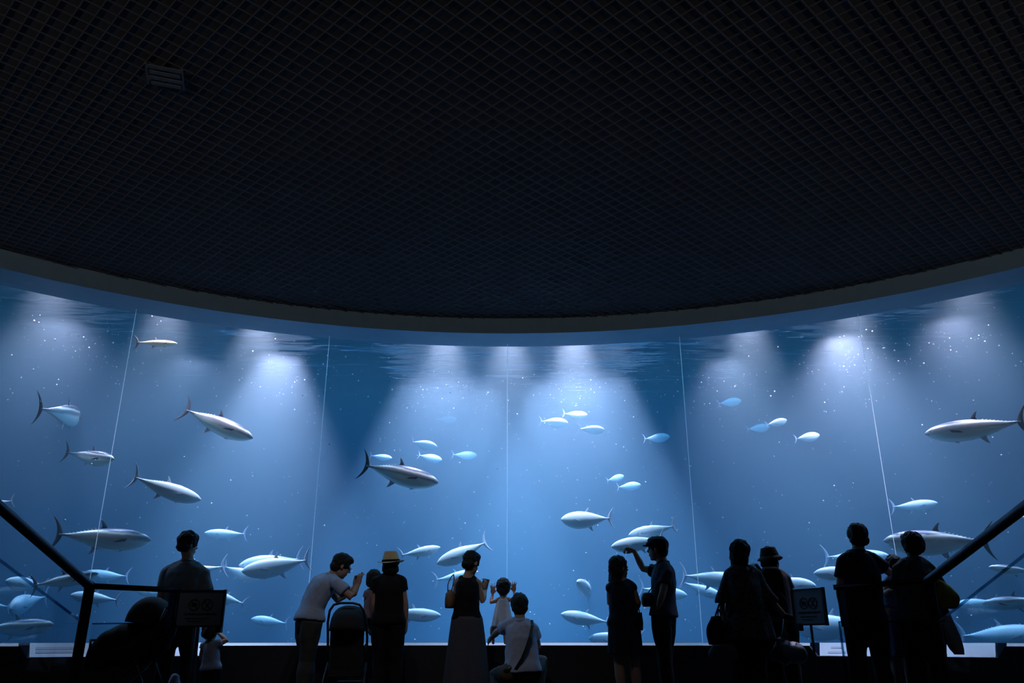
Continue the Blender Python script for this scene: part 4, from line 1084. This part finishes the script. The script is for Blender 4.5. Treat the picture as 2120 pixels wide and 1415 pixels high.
mb = MB(); mb.tube([at(1341, 1230, Yp - 0.05) - Vector(root.location), at(1350, 1216, Yp - 0.08) - Vector(root.location), at(1355, 1204, Yp - 0.1) - Vector(root.location), at(1366, 1176, Yp - 0.08) - Vector(root.location), at(1372, 1168, Yp - 0.06) - Vector(root.location)], 0.006, 6); mb.build('neck_strap', LEATH, root)

# woman in the patterned tunic
Yv = 8.0
f = figure('person in a loose patterned tunic with a black bag on the left arm', GRP, Yv, 1.60,
  {'head': (1534, 1147, 0), 'neck': (1533, 1175, -0.02), 'pelvis': (1548, 1290, 0), 'sR': (1570, 1190, 0.0), 'sL': (1504, 1190, 0.0),
   'eR': (1592, 1240, -0.02), 'wR': (1632, 1283, 0.0), 'eL': (1494, 1241, 0.0), 'wL': (1496, 1272, 0.03)},
  face=(48, 0), hair='shag', sex='f', shirt=(FLORAL, 0.2, 0.014, 0.03, 'tunic'), skirt=(FLORAL, 0.655, 0.135, 0.245, 0.72), sleeve=1.25, pants=(BLK, 0.03, 1.0),
  legs={'L': (1520, 0), 'R': (1556, 0)}, bulk=1.25, hands=('grip', 'relaxed'), palms=((Vector((0, 0.3, -1)), Vector((1, 0, -0.2))), None))
strap('bag_strap', [at(1556, 1178, Yv - 0.10), at(1545, 1200, Yv - 0.15), at(1532, 1224, Yv - 0.155), at(1518, 1252, Yv - 0.17), at(1508, 1280, Yv - 0.16)], 0.03, LEATH, f['put'])
root = thing('shoulder_bag', at(1487, 1340, Yv - 0.02), 'bulky black bag hanging from the left arm of the tunic wearer', 'bag')
def soft_bag(root, w, d, h, m, name='bag_body', top=0.55, seed=0, wr=0.02):
    mb = MB(); rings = []
    for i in range(10):
        q = i / 9; k_ = (0.86 + 0.25 * math.sin(PI * min(1, q * 1.15))) * (1 - (1 - top) * q ** 2.2)
        rings.append([Vector((w / 2 * k_ * math.cos(a), d / 2 * k_ * math.sin(a), h * (0.02 + q))) for a in [2 * PI * k / 20 for k in range(20)]])
    mb.loft(rings)
    o = fuse(mb, name, m, None, 0.012, 3, wr, 7, seed=seed); o.parent = root
    return o
soft_bag(root, 0.21, 0.14, 0.27, BLK, seed=2)
mb = MB(); mb.tube([(-0.02, -0.04, 0.25), (0.02, -0.03, 0.34), (0.04, 0, 0.37), (0.03, 0.03, 0.33), (0.0, 0.04, 0.25)], 0.008, 8); mb.build('handle', LEATH, root, True)
root = thing('tote_bag', at(1499, 1370, Yv - 0.12), 'pale fabric tote hanging under the bulky black bag', 'bag')
soft_bag(root, 0.26, 0.10, 0.14, cloth('pale_tote_cloth', (0.12, 0.13, 0.17)), top=0.95, seed=5, wr=0.010)
mb = MB(); mb.tube([(0.05, 0, 0.13), (0.03, 0.02, 0.25), (0.0, 0.02, 0.45), (-0.01, 0.03, 0.42), (-0.05, 0.0, 0.13)], 0.006, 8); mb.build('handle', LEATH, root, True)
root = thing('plastic_bag', at(1628, 1368, Yv - 0.02), 'thin pale plastic bag hanging low from the tunic wearer\'s right hand', 'bag')
soft_bag(root, 0.34, 0.18, 0.17, PLAST, top=0.5, seed=9, wr=0.05)
mb = MB(); mb.tube([(0.0, 0, 0.15), (0.01, 0, 0.25), (0.03, 0.02, 0.37)], [0.05, 0.02, 0.01], 10); mb.build('handle', PLAST, root, True)
root = thing('umbrella_pouch', at(1640, 1292, Yv), 'dark pouch gripped in the right hand of the tunic wearer', 'pouch')
mb = MB(); mb.tube([(-0.05, 0, 0.06), (0.0, 0, 0.045), (0.07, 0, 0.018)], [0.036, 0.034, 0.026], 10, round_ends=True); mb.build('pouch_body', BLK, root, True)
mb = MB(); mb.tube([(-0.05, -0.02, 0.08), (-0.06, -0.03, 0.03), (-0.04, -0.02, 0.0)], 0.005, 8); mb.build('loop', LEATH, root, True)

# woman with the bucket hat and backpack
Yb = 8.5
f = figure('person in a patterned bucket hat wearing a black backpack', GRP, Yb, 1.56,
  {'head': (1594, 1160, 0), 'neck': (1600, 1182, 0), 'pelvis': (1612, 1290, 0), 'sR': (1633, 1200, 0.0), 'sL': (1573, 1198, 0.0),
   'eR': (1642, 1240, 0.03), 'wR': (1645, 1275, 0.10), 'eL': (1572, 1240, 0.05), 'wL': (1590, 1262, 0.22)},
  face=(24, 0), hair='bob', sex='f', shirt=(PINK, 0.0, 0.010, 0.02, 'shirt'), pants=(BLK, 0.03, 1.0), sleeve=0.5)
hp = f['hp']; F = f['F']
root = thing('bucket_hat', hp(0, -0.01, 0.06), 'dark mottled bucket hat on the backpack wearer', 'hat')
hat(root, None, None, 0.034, -6, cloth('bucket_hat_cloth', (0.03, 0.024, 0.02), ('blots', (0.07, 0.05, 0.04), 40)), None, droop=0.035, bw=0.135, hc=0.088, dent=0.003, top_r=0.080)
root = thing('backpack', at(1605, 1277, Yb - 0.20), 'large black backpack on the bucket hat wearer\'s back', 'backpack')
mb = MB(); rings = []
for i in range(14):
    q = i / 13; k_ = (1 - (2 * q - 1) ** 6 * 0.35); wdt = 0.140 * k_ * (1 - 0.25 * q)
    rings.append([Vector((wdt * math.copysign(abs(math.cos(a)) ** 0.6, math.cos(a)), 0.085 * k_ * math.copysign(abs(math.sin(a)) ** 0.6, math.sin(a)), 0.46 * q)) for a in [2 * PI * k / 24 for k in range(24)]])
mb.loft(rings); mb.build('bag_body', BLK, root, True)
mb = MB(); mb.ball((0, -0.085, 0.13), (0.10, 0.04, 0.10), 18, 10); mb.build('front_pocket', BLK, root, True)
for sx in (-1, 1):
    mb = MB(); mb.tube([(0.07 * sx, 0.07, 0.42), (0.10 * sx, 0.11, 0.49), (0.115 * sx, 0.20, 0.50), (0.125 * sx, 0.30, 0.42)], 0.018, 8); mb.build('shoulder_strap', LEATH, root, True)

# man in the polo shirt
Ym = 8.05
f = figure('tall person in a dark polo shirt with hair tousled, right arm round the child', GRP, Ym, 1.72,
  {'head': (1776, 1116, 0), 'neck': (1777, 1144, 0), 'pelvis': (1792, 1284, 0), 'sR': (1819, 1162, 0.0), 'sL': (1741, 1160, 0.0),
   'eR': (1844, 1188, 0.03), 'wR': (1862, 1206, 0.14), 'eL': (1738, 1222, 0.0), 'wL': (1744, 1262, 0.05)},
  face=(4, 0), hair='mop', shirt=(NAVY, -0.02, 0.014, 0.02, 'polo_shirt'), pants=(BLK, 0.020, 1.0), sleeve=0.60, bulk=1.1, legs={'L': (1764, 0), 'R': (1824, 0)})

# girl between them
f = figure('dark-haired girl in a blue plaid dress between the polo shirt and the round hairdo', GRP, 8.35, 1.44,
  {'head': (1850, 1174, 0), 'neck': (1852, 1196, 0), 'pelvis': (1856, 1268, 0), 'sR': (1872, 1206, 0.0), 'sL': (1834, 1206, 0.0),
   'eR': (1880, 1236, 0.02), 'wR': (1882, 1262, 0.05), 'eL': (1830, 1232, -0.03), 'wL': (1842, 1222, -0.12)},
  face=(-4, 0), hair='bob', sex='f', shirt=(cloth('blue_plaid_cloth', (0.05, 0.07, 0.14), ('plaid', (0.20, 0.22, 0.34), 26)), 0.1, 0.008, 0.01, 'dress_top'), sleeve=0.4, head_s=0.94,
  skirt=(cloth('blue_plaid_skirt_cloth', (0.05, 0.07, 0.14), ('plaid', (0.20, 0.22, 0.34), 26)), 0.50, 0.11, 0.19, 0.4), legs={'R': (1872, 0), 'L': (1846, 0)})

# woman with the round hairdo
Yr = 7.8
f = figure('person with a round bobbed hairdo in a grey blouse, rightmost of the visitors', GRP, Yr, 1.60,
  {'head': (1888, 1130, 0), 'neck': (1889, 1158, 0), 'pelvis': (1908, 1288, 0), 'sR': (1930, 1178, 0.0), 'sL': (1854, 1180, 0.0),
   'eR': (1950, 1226, 0.0), 'wR': (1952, 1262, 0.10), 'eL': (1856, 1228, 0.05), 'wL': (1868, 1256, 0.18)},
  face=(-5, 0), hair='round', sex='f', shirt=(GREYB, -0.05, 0.014, 0.05, 'blouse'), pants=(BLK, 0.03, 1.0), sleeve=0.85, bulk=1.15, legs={'L': (1888, 0), 'R': (1938, 0)}, head_s=0.97)
root = thing('cloth_bag', at(1958, 1262, Yr - 0.05), 'mustard yellow cloth bag on the right shoulder of the round-haired person', 'bag')
soft_bag(root, 0.25, 0.14, 0.24, YELL, top=0.35, seed=12, wr=0.03)
mb = MB(); mb.tube([(-0.05, -0.03, 0.2), (-0.09, -0.02, 0.34), (-0.12, 0.03, 0.43), (-0.09, 0.06, 0.34), (-0.03, 0.05, 0.2)], 0.012, 8); mb.build('handle', YELL, root, True)
root = thing('folded_coat', at(1982, 1356, Yr - 0.02), 'greyish cloth hanging below the mustard bag at the right', 'coat')
mb = MB(); rings = []
for i in range(12):
    q = i / 11
    rings.append([Vector((0.015 - 0.11 * q + (0.085 + 0.02 * math.sin(a * 4)) * (1 - 0.35 * q) * (0.45 + 0.55 * min(1, q * 3) ** 0.5) * math.cos(a), 0.05 * math.sin(a) * (1 + 0.2 * math.sin(a * 5)), 0.47 * q)) for a in [2 * PI * k / 30 for k in range(30)]])
mb.loft(rings); mb.build('coat_cloth', GREYB, root, True)
mb = MB(); mb.tube([(-0.13, -0.045, 0.46), (-0.10, -0.05, 0.3), (-0.05, -0.055, 0.1)], [0.014, 0.02, 0.02], 8); mb.build('sleeve', GREYB, root, True)
# ================================================================== BALUSTRADES
M_rail = mat('black_rail', (0.012, 0.012, 0.014), 0.45)
M_gp, nt_, mx_, gl_ = clear_mat('guard_glass', (0.90, 0.95, 0.96), 0.05, fres=False)
M_ge, nt_, mx_, gl_ = clear_mat('guard_glass_edge', (0.30, 0.48, 0.58), 0.1, fres=False)

def balustrade(sgn, label, px_post, px_end, px_far, Yp_, Ye, slope_px, slope_Y, gtop_post, gtop_end, gslope):
    A = at(px_post[0], px_post[1], Yp_); E_ = at(px_end[0], px_end[1], Ye); B = at(slope_px[0], slope_px[1], slope_Y)
    same = lambda q: Vector((A.x, at(q[0], q[1], 1.0).y * A.x / at(q[0], q[1], 1.0).x, at(q[0], q[1], A.x / at(q[0], q[1], 1.0).x).z))   # rail runs straight back, parallel to the view
    B = same(slope_px)
    root = thing('balustrade', (A.x, A.y, 0), label, 'railing'); iv = Vector(root.location)
    L = lambda v: Vector(v) - iv
    mb = MB(); mb.tube([L(B), L(A)], 0.026, 16); mb.ball(L(A), 0.028); mb.bar(L(A), L(E_), 0.034, 0.03)
    mb.build('handrail', M_rail, root, True)
    mb = MB(); mb.box((0, 0, A.z / 2), (0.055, 0.03, A.z), Matrix.Rotation(R_(-sgn * 28), 3, 'Z')); mb.box((0, 0, 0.006), (0.12, 0.1, 0.012)); mb.build('post', M_rail, root)
    d = (E_ - A); d.z = 0; d.normalize(); side = Vector((-d.y, d.x, 0))
    mb = MB(); e = L(E_) - d * 0.035; gt = at(px_end[0], gtop_end, Ye).z
    hh = E_.z - gt + 0.03
    mb.bar(e + Vector((0, 0, 0.0)), e - Vector((0, 0, hh)), 0.014, 0.075, up=side); mb.build('bracket', M_rail, root)
    def pane(p, q, z0, z1, zb, nm='glass_pane'):
        dd = (q - p); dd.z = 0; dd.normalize(); n = Vector((-dd.y, dd.x, 0)) * 0.006
        mb = MB(); v = []
        for s_ in (-1, 1):
            v += [Vector((p.x, p.y, zb)) + n * s_, Vector((q.x, q.y, zb)) + n * s_, Vector((q.x, q.y, z1)) + n * s_, Vector((p.x, p.y, z0)) + n * s_]
        v = [L(x) for x in v]
        mb.add(v, [(3, 2, 1, 0), (4, 5, 6, 7), (0, 1, 5, 4), (1, 2, 6, 5), (3, 0, 4, 7)])
        o = mb.build(nm, M_gp, root)
        mb = MB(); mb.bar(v[3] * 0.5 + v[7] * 0.5, v[2] * 0.5 + v[6] * 0.5, 0.013, 0.008); mb.bar(v[1] * 0.5 + v[5] * 0.5, v[2] * 0.5 + v[6] * 0.5, 0.012, 0.006)
        mb.build('glass_edge', M_ge, o)
    g = A + d * 0.05
    pane(g, E_, at(px_post[0], gtop_post, Yp_).z, gt, 0.05)
    d2 = (B - A); d2.z = 0; d2.normalize(); g2 = A + d2 * 0.04
    p1 = at(gslope[0][0], gslope[0][1], Yp_ - 0.05); p2 = same(gslope[1])
    pane(Vector((g2.x, g2.y, 0)), Vector((B.x, B.y, 0)), p1.z, p1.z + (p2.z - p1.z) * ((B - A).length / (p2 - p1).length), 0.10)
    return root
balustrade(-1, 'left balustrade with a sloping black handrail over glass panes', (186, 1214), (372, 1223), None, 4.8, 5.2, (-400, 701), 2.55, 1292, 1290, ((172, 1286), (0, 1165, 2.95)))
balustrade(1, 'right balustrade with a sloping black handrail over glass panes', (1922, 1203), (1728, 1217), None, 4.8, 5.2, (2520, 746), 2.55, 1288, 1288, ((1912, 1288), (2120, 1152, 3.0)))

# ================================================================== NOTICE BOARDS
M_board = mat('board_face', (0.34, 0.40, 0.46), 0.5, noise=(12, 0.08))
M_ink = mat('board_ink', (0.05, 0.04, 0.05), 0.6)
M_frame = mat('board_frame', (0.03, 0.035, 0.045), 0.35)
M_pole = mat('steel_pole', (0.10, 0.11, 0.13), 0.35, metal=0.6)
def notice(TL, TR, h, label, pole_u, extra_foot):
    u = (TR - TL); W = u.length; u.normalize(); zt = (TL.z + TR.z) / 2; n = Vector((u.y, -u.x, 0))   # toward the viewer
    o0 = TL + u * (W * pole_u); root = thing('notice_board', (o0.x, o0.y, 0), label, 'sign'); 
    def pt(a, b, c=0.0):   # a across 0..1, b down in metres, c out of the face
        q = TL + u * (W * a); return Vector((q.x - o0.x, q.y - o0.y, zt - b)) + n * c
    mb = MB(); mb.bar(pt(0, h / 2, -0.004), pt(1, h / 2, -0.004), 0.008, h); face = mb.build('board', M_board, root)
    mb = MB(); mb.bar(pt(0, 0, 0), pt(1, 0, 0), 0.018, 0.012); mb.bar(pt(0, h, 0), pt(1, h, 0), 0.018, 0.014)
    mb.bar(pt(0, 0, 0), pt(0, h, 0), 0.012, 0.018, n); mb.bar(pt(1, -0.01, 0), pt(1, h + 0.01, 0), 0.02, 0.026, n)
    mb.build('frame', M_frame, root)
    mb = MB(); mb.tube([pt(pole_u, 0.02, -0.02), Vector((0, 0, 0.02)) - n * 0.02], 0.011, 12); mb.build('pole', M_pole, root, True)
    mb = MB(); mb.tube([Vector((0, 0, 0.0)) - n * 0.02, Vector((0, 0, 0.02)) - n * 0.02], 0.16, 28); mb.build('base', M_frame, root, True)
    mb = MB(); mb.bar(pt(extra_foot, h - 0.01, 0.0), pt(extra_foot, h + 0.05, 0.0), 0.05, 0.05, n); mb.build('clamp', M_frame, root)
    r = 0.047
    for k, a0 in enumerate((0.36, 0.64)):
        c = pt(a0, h * 0.40, 0.0015)
        mb = MB(); m_ = 28
        def disc_pt(rr, ang): return c + u * (rr * math.cos(ang)) + Vector((0, 0, rr * math.sin(ang)))
        def ringpoly(r0, r1):
            mb.loft([[disc_pt(r0, 2 * PI * i / m_), disc_pt(r1, 2 * PI * i / m_), disc_pt(r1, 2 * PI * i / m_) + n * 0.002, disc_pt(r0, 2 * PI * i / m_) + n * 0.002] for i in range(m_)], cap=False, close=True)
        ringpoly(r, r - 0.008)
        mb.bar(disc_pt(r - 0.004, R_(135)), disc_pt(r - 0.004, R_(-45)), 0.003, 0.006, n.cross(Vector((0.6, 0, 0.8))) if False else Vector((0, 0, 1)))
        if k == 0:   # a camera
            mb.bar(disc_pt(0.024, PI), disc_pt(0.024, 0), 0.003, 0.026); ringpoly(0.011, 0.006)
            mb.bar(c + Vector((0, 0, 0.016)) - u * 0.01, c + Vector((0, 0, 0.016)) + u * 0.008, 0.003, 0.008)
        else:        # a leaning long-handled shape
            mb.bar(disc_pt(0.03, R_(60)), disc_pt(0.03, R_(235)), 0.003, 0.005); mb.bar(disc_pt(0.026, R_(35)), disc_pt(0.006, R_(100)), 0.003, 0.006)
            mb.bar(disc_pt(0.028, R_(290)), disc_pt(0.005, R_(200)), 0.003, 0.005)
        mb.build('pictogram', M_ink, face)
    rnd = random.Random(4)
    for row, (b, a0, a1, hgt) in enumerate(((0.66, 0.16, 0.86, 0.016), (0.78, 0.20, 0.72, 0.010), (0.86, 0.26, 0.60, 0.008))):
        mb = MB(); a = a0
        while a < a1:
            wd = rnd.uniform(0.018, 0.05)
            mb.bar(pt(a, h * b, 0.002), pt(min(a1, a + wd), h * b, 0.002), 0.002, hgt * rnd.uniform(0.7, 1.0)); a += wd + 0.012
        tag(mb.build('writing', M_ink, face), kind='stuff')
    return root
TLp = at(372, 1224, 7.2); TRp = at(467, 1223, 7.2); TRp.z = TLp.z
notice(TLp, TRp, 0.285, 'left notice board with two round prohibition signs on a thin pole', 0.42, 0.95)
TLp = at(1638, 1223, 7.42); TRp = at(1703, 1219, 7.12); TRp.z = TLp.z = (TLp.z + TRp.z) / 2
notice(TLp, TRp, 0.285, 'right notice board with two round prohibition signs on a thin pole', 0.45, 0.12)

# ================================================================== PICTURE PANELS IN THE NOTCHES
M_pp = mat('picture_panel', (0.20, 0.23, 0.27), 0.4, noise=(3, 0.08))
M_pi = mat('picture_panel_print', (0.08, 0.11, 0.15), 0.4, noise=(6, 0.3))
def slope_panel(a0, a1, label, prints):
    z0, z1 = ZN + 0.004, SILL + 0.0
    r0, r1 = RB + 0.03, RW - 0.012
    n = 16
    mb = MB(); mb.loft([[polar(a0 + (a1 - a0) * i / n, r, z) for r, z in ((r0, z0), (r1, z1), (r1, z0 - 0.003))] for i in range(n + 1)])
    mid = polar((a0 + a1) / 2, r0, z0)
    o = mb.build('picture_ledge', M_pp); o.data.transform(Matrix.Translation(-mid)); o.location = mid
    tag(o, label, 'information panel')
    for (p0, p1, q0, q1) in prints:
        mb = MB(); k = 6; rows = []
        for i in range(k + 1):
            a = a0 + (a1 - a0) * (p0 + (p1 - p0) * i / k)
            rows.append([polar(a, r0 + (r1 - r0) * q, z0 + (z1 - z0) * q + e) - mid for q, e in ((q0, 0.001), (q1, 0.001), (q1, 0.004), (q0, 0.004))])
        mb.loft(rows); mb.build('print', M_pi, o)
w_ = N1 - N0
slope_panel(N0 + 0.15, N1 - 0.15, 'long sloping picture panel in the left gap of the parapet', [(0.03, 0.28, 0.25, 0.42), (0.03, 0.28, 0.5, 0.68), (0.42, 0.60, 0.2, 0.6), (0.72, 0.82, 0.25, 0.6)])
slope_panel(P0 + 0.15, P1 - 0.15, 'long sloping picture panel in the right gap of the parapet', [(0.05, 0.16, 0.18, 0.32), (0.07, 0.14, 0.55, 0.68), (0.35, 0.45, 0.2, 0.5)])

# ================================================================== PUSHCHAIRS
M_tyre = mat('tyre', (0.02, 0.02, 0.02), 0.7)
M_tube = mat('black_tube', (0.01, 0.01, 0.011), 0.5)
M_fab = mat('pushchair_fabric', (0.007, 0.007, 0.009), 0.85, noise=(40, 0.3))
def wheel(root, c, r, axis='x', w=0.035):
    m = Matrix.Rotation(PI / 2, 3, 'Y') if axis == 'x' else Matrix.Rotation(PI / 2, 3, 'X')
    mb = MB(); rings = []
    for i in range(28):
        a = 2 * PI * i / 28
        rings.append([Vector(c) + m @ Vector(((r - w / 2 + w / 2 * math.cos(b)) * math.cos(a), (r - w / 2 + w / 2 * math.cos(b)) * math.sin(a), w / 2 * math.sin(b))) for b in [2 * PI * k / 10 for k in range(10)]])
    mb.loft(rings, cap=False, close=True); o = mb.build('wheel', M_tyre, root, True)
    mb = MB(); mb.tube([Vector(c) + m @ Vector((0, 0, -0.012)), Vector(c) + m @ Vector((0, 0, 0.012))], r * 0.62, 16); mb.build('hub', M_tube, o, True)
def shell(root, nm, c, rx, ry, rz, a0, a1, m, th=0.012, axis='x'):
    """folding hood: part of an ellipsoid shell, swept about the sideways axis"""
    mb = MB(); out_, in_ = [], []; nu, nv = 18, 20
    for k_, lst in ((1, out_), (1 - th / rx, in_)):
        for i in range(nu + 1):
            a = R_(a0 + (a1 - a0) * i / nu)
            row = []
            for j in range(nv + 1):
                b = -PI / 2 + PI * j / nv
                s_ = math.copysign(abs(math.sin(b)) ** 0.8, math.sin(b)); cb = abs(math.cos(b)) ** 0.55
                x, y, z = rx * s_ * k_, ry * cb * math.cos(a) * k_, rz * cb * math.sin(a) * k_
                row.append(Vector(c) + (Vector((x, y, z)) if axis == 'x' else Vector((y, x, z))))
            lst.append(row)
    V = [p for r in out_ for p in r] + [p for r in in_ for p in r]; W_ = nv + 1; O = (nu + 1) * W_; F_ = []
    for i in range(nu):
        for j in range(nv):
            q = (i * W_ + j, i * W_ + j + 1, (i + 1) * W_ + j + 1, (i + 1) * W_ + j); F_.append(q); F_.append(tuple(O + t for t in q[::-1]))
    for i in (0, nu):
        for j in range(nv): F_.append((i * W_ + j, i * W_ + j + 1, O + i * W_ + j + 1, O + i * W_ + j))
    mb.add(V, F_); return mb.build(nm, m, root, True)
# pushchair seen from behind
b0 = at(720, 1325, 8.45)
root = thing('pushchair', (b0.x, b0.y, 0), 'black pushchair seen from behind between the leaning person and the straw hat', 'pushchair')
zt = at(720, 1255, 8.45).z
mb = MB(); rings = []
for i in range(12):
    q = i / 11; z = 0.32 + (zt - 0.02 - 0.32) * q
    hw = 0.165 * (1 - max(0, q - 0.72) ** 2 * 6.5); dp = 0.05 + 0.02 * math.sin(PI * q)
    rings.append([Vector((hw * math.copysign(abs(math.cos(a)) ** 0.6, math.cos(a)), -0.06 + 0.05 * (1 - q) + dp * math.sin(a), z)) for a in [2 * PI * k / 24 for k in range(24)]])
mb.loft(rings); mb.build('seat_back', M_fab, root, True)
shell(root, 'hood', (0, 0.02, zt - 0.24), 0.172, 0.26, 0.245, 5, 178, M_fab)
mb = MB(); zz = lambda py: at(720, py, 8.4).z
mb.tube([(-0.185, 0.05, 0.45), (-0.192, -0.02, zz(1320)), (-0.186, -0.10, zz(1290)), (-0.165, -0.15, zz(1266)), (-0.125, -0.17, zz(1254)), (-0.06, -0.175, zz(1250.5)), (0.06, -0.175, zz(1250.5)), (0.125, -0.17, zz(1254)), (0.165, -0.15, zz(1266)), (0.186, -0.10, zz(1290)), (0.192, -0.02, zz(1320)), (0.185, 0.05, 0.45)], 0.012, 10)
mb.build('handle', M_tube, root, True)
mb = MB()
for sx in (-1, 1):
    mb.tube([(0.185 * sx, 0.05, 0.46), (0.20 * sx, -0.22, 0.12)], 0.011, 8); mb.tube([(0.185 * sx, -0.04, 0.62), (0.17 * sx, 0.34, 0.12)], 0.011, 8)
mb.tube([(-0.2, -0.2, 0.16), (0.2, -0.2, 0.16)], 0.009, 8); mb.build('chassis', M_tube, root, True)
mb = MB(); mb.box((0, 0.08, 0.36), (0.31, 0.30, 0.06)); mb.box((0, 0.30, 0.26), (0.26, 0.14, 0.03)); mb.build('seat', M_fab, root)
mb = MB(); mb.box((0, 0.03, 0.19), (0.30, 0.34, 0.10)); mb.build('storage_basket', M_fab, root)
for x, y in ((-0.215, -0.22), (0.215, -0.22), (-0.185, 0.34), (0.185, 0.34)): wheel(root, (x, y, 0.085), 0.085)
# pushchair seen from the side, at the left
b0 = at(285, 1325, 8.0)
root = thing('pushchair', (b0.x, b0.y, 0), 'black pushchair seen from the side behind the left glass pane', 'pushchair')
X = lambda px: at(px, 1325, 8.0).x - b0.x
Z = lambda py, px=285: at(px, py, 8.0).z
shell(root, 'hood', (X(305), 0, Z(1292)), 0.20, 0.20, Z(1236) - Z(1292), 12, 176, M_fab, axis='y')
mb = MB(); mb.tube([(X(345), 0, Z(1285)), (X(325), 0, Z(1325)), (X(290), 0, Z(1352)), (X(240), 0, Z(1355)), (X(215), 0, Z(1372))], [0.10, 0.15, 0.15, 0.12, 0.09], 18, round_ends=True); mb.build('seat', M_fab, root, True)
mb = MB(); mb.tube([(X(290), 0, Z(1306)), (X(255), 0, Z(1318)), (X(232), 0, Z(1330)), (X(206), 0, Z(1352)), (X(190), 0, Z(1375))], [0.09, 0.11, 0.11, 0.09, 0.05], 18, side=(0, 1, 0), round_ends=True)
o = fuse(mb, 'foot_cover', M_fab, None, 0.014, 4, 0.02, 6); o.parent = root
mb = MB()
for sy in (-1, 1):
    mb.tube([(X(352), 0.19 * sy, Z(1262)), (X(340), 0.20 * sy, Z(1300)), (X(300), 0.2 * sy, 0.42), (X(225), 0.19 * sy, 0.12)], 0.011, 8)
    mb.tube([(X(310), 0.2 * sy, 0.46), (X(345), 0.21 * sy, 0.12)], 0.011, 8)
mb.tube([(X(352), -0.19, Z(1262)), (X(354), -0.1, Z(1258)), (X(354), 0.1, Z(1258)), (X(352), 0.19, Z(1262))], 0.013, 8)
mb.build('chassis', M_tube, root, True)
mb = MB(); mb.tube([(X(203), -0.12, Z(1352)), (X(199), -0.10, Z(1326)), (X(201), 0.10, Z(1326)), (X(203), 0.12, Z(1352))], 0.012, 8); mb.build('bumper_bar', M_tube, root, True)
for x, y in ((X(225), -0.19), (X(225), 0.19), (X(348), -0.215), (X(348), 0.215)): wheel(root, (x, y, 0.09), 0.09, 'y')

# pale crumpled bag on the floor
b0 = at(376, 1325, 8.35)
root = thing('crumpled_bag', (b0.x, b0.y, 0), 'pale crumpled bag by the feet of the person in the grey shirt', 'bag')
soft_bag(root, 0.22, 0.17, 0.34, cloth('pale_bag_cloth', (0.42, 0.40, 0.50)), top=0.35, seed=21, wr=0.04)

# small fitting on the ceiling
c = Vector((0, 0, EYE)) + ray(342, 160) * ((CEIL - 0.012 - EYE) / ray(342, 160).z)
root = thing('ceiling_vent', c, 'small pale slatted vent on the dark ceiling at upper left', 'vent')
M_vent = mat('vent_paint', (0.10, 0.10, 0.10), 0.6)
rz = Matrix.Rotation(R_(18), 3, 'Z')
mb = MB()
for k in range(4): mb.box(rz @ Vector((0, -0.10 + 0.066 * k, 0)), (0.24 - 0.03 * (k % 2), 0.034, 0.010), rz)
for a in (-1, 1): mb.box(rz @ Vector((0.125 * a, 0, 0.002)), (0.012, 0.25, 0.012), rz)
mb.build('grille', M_vent, root)
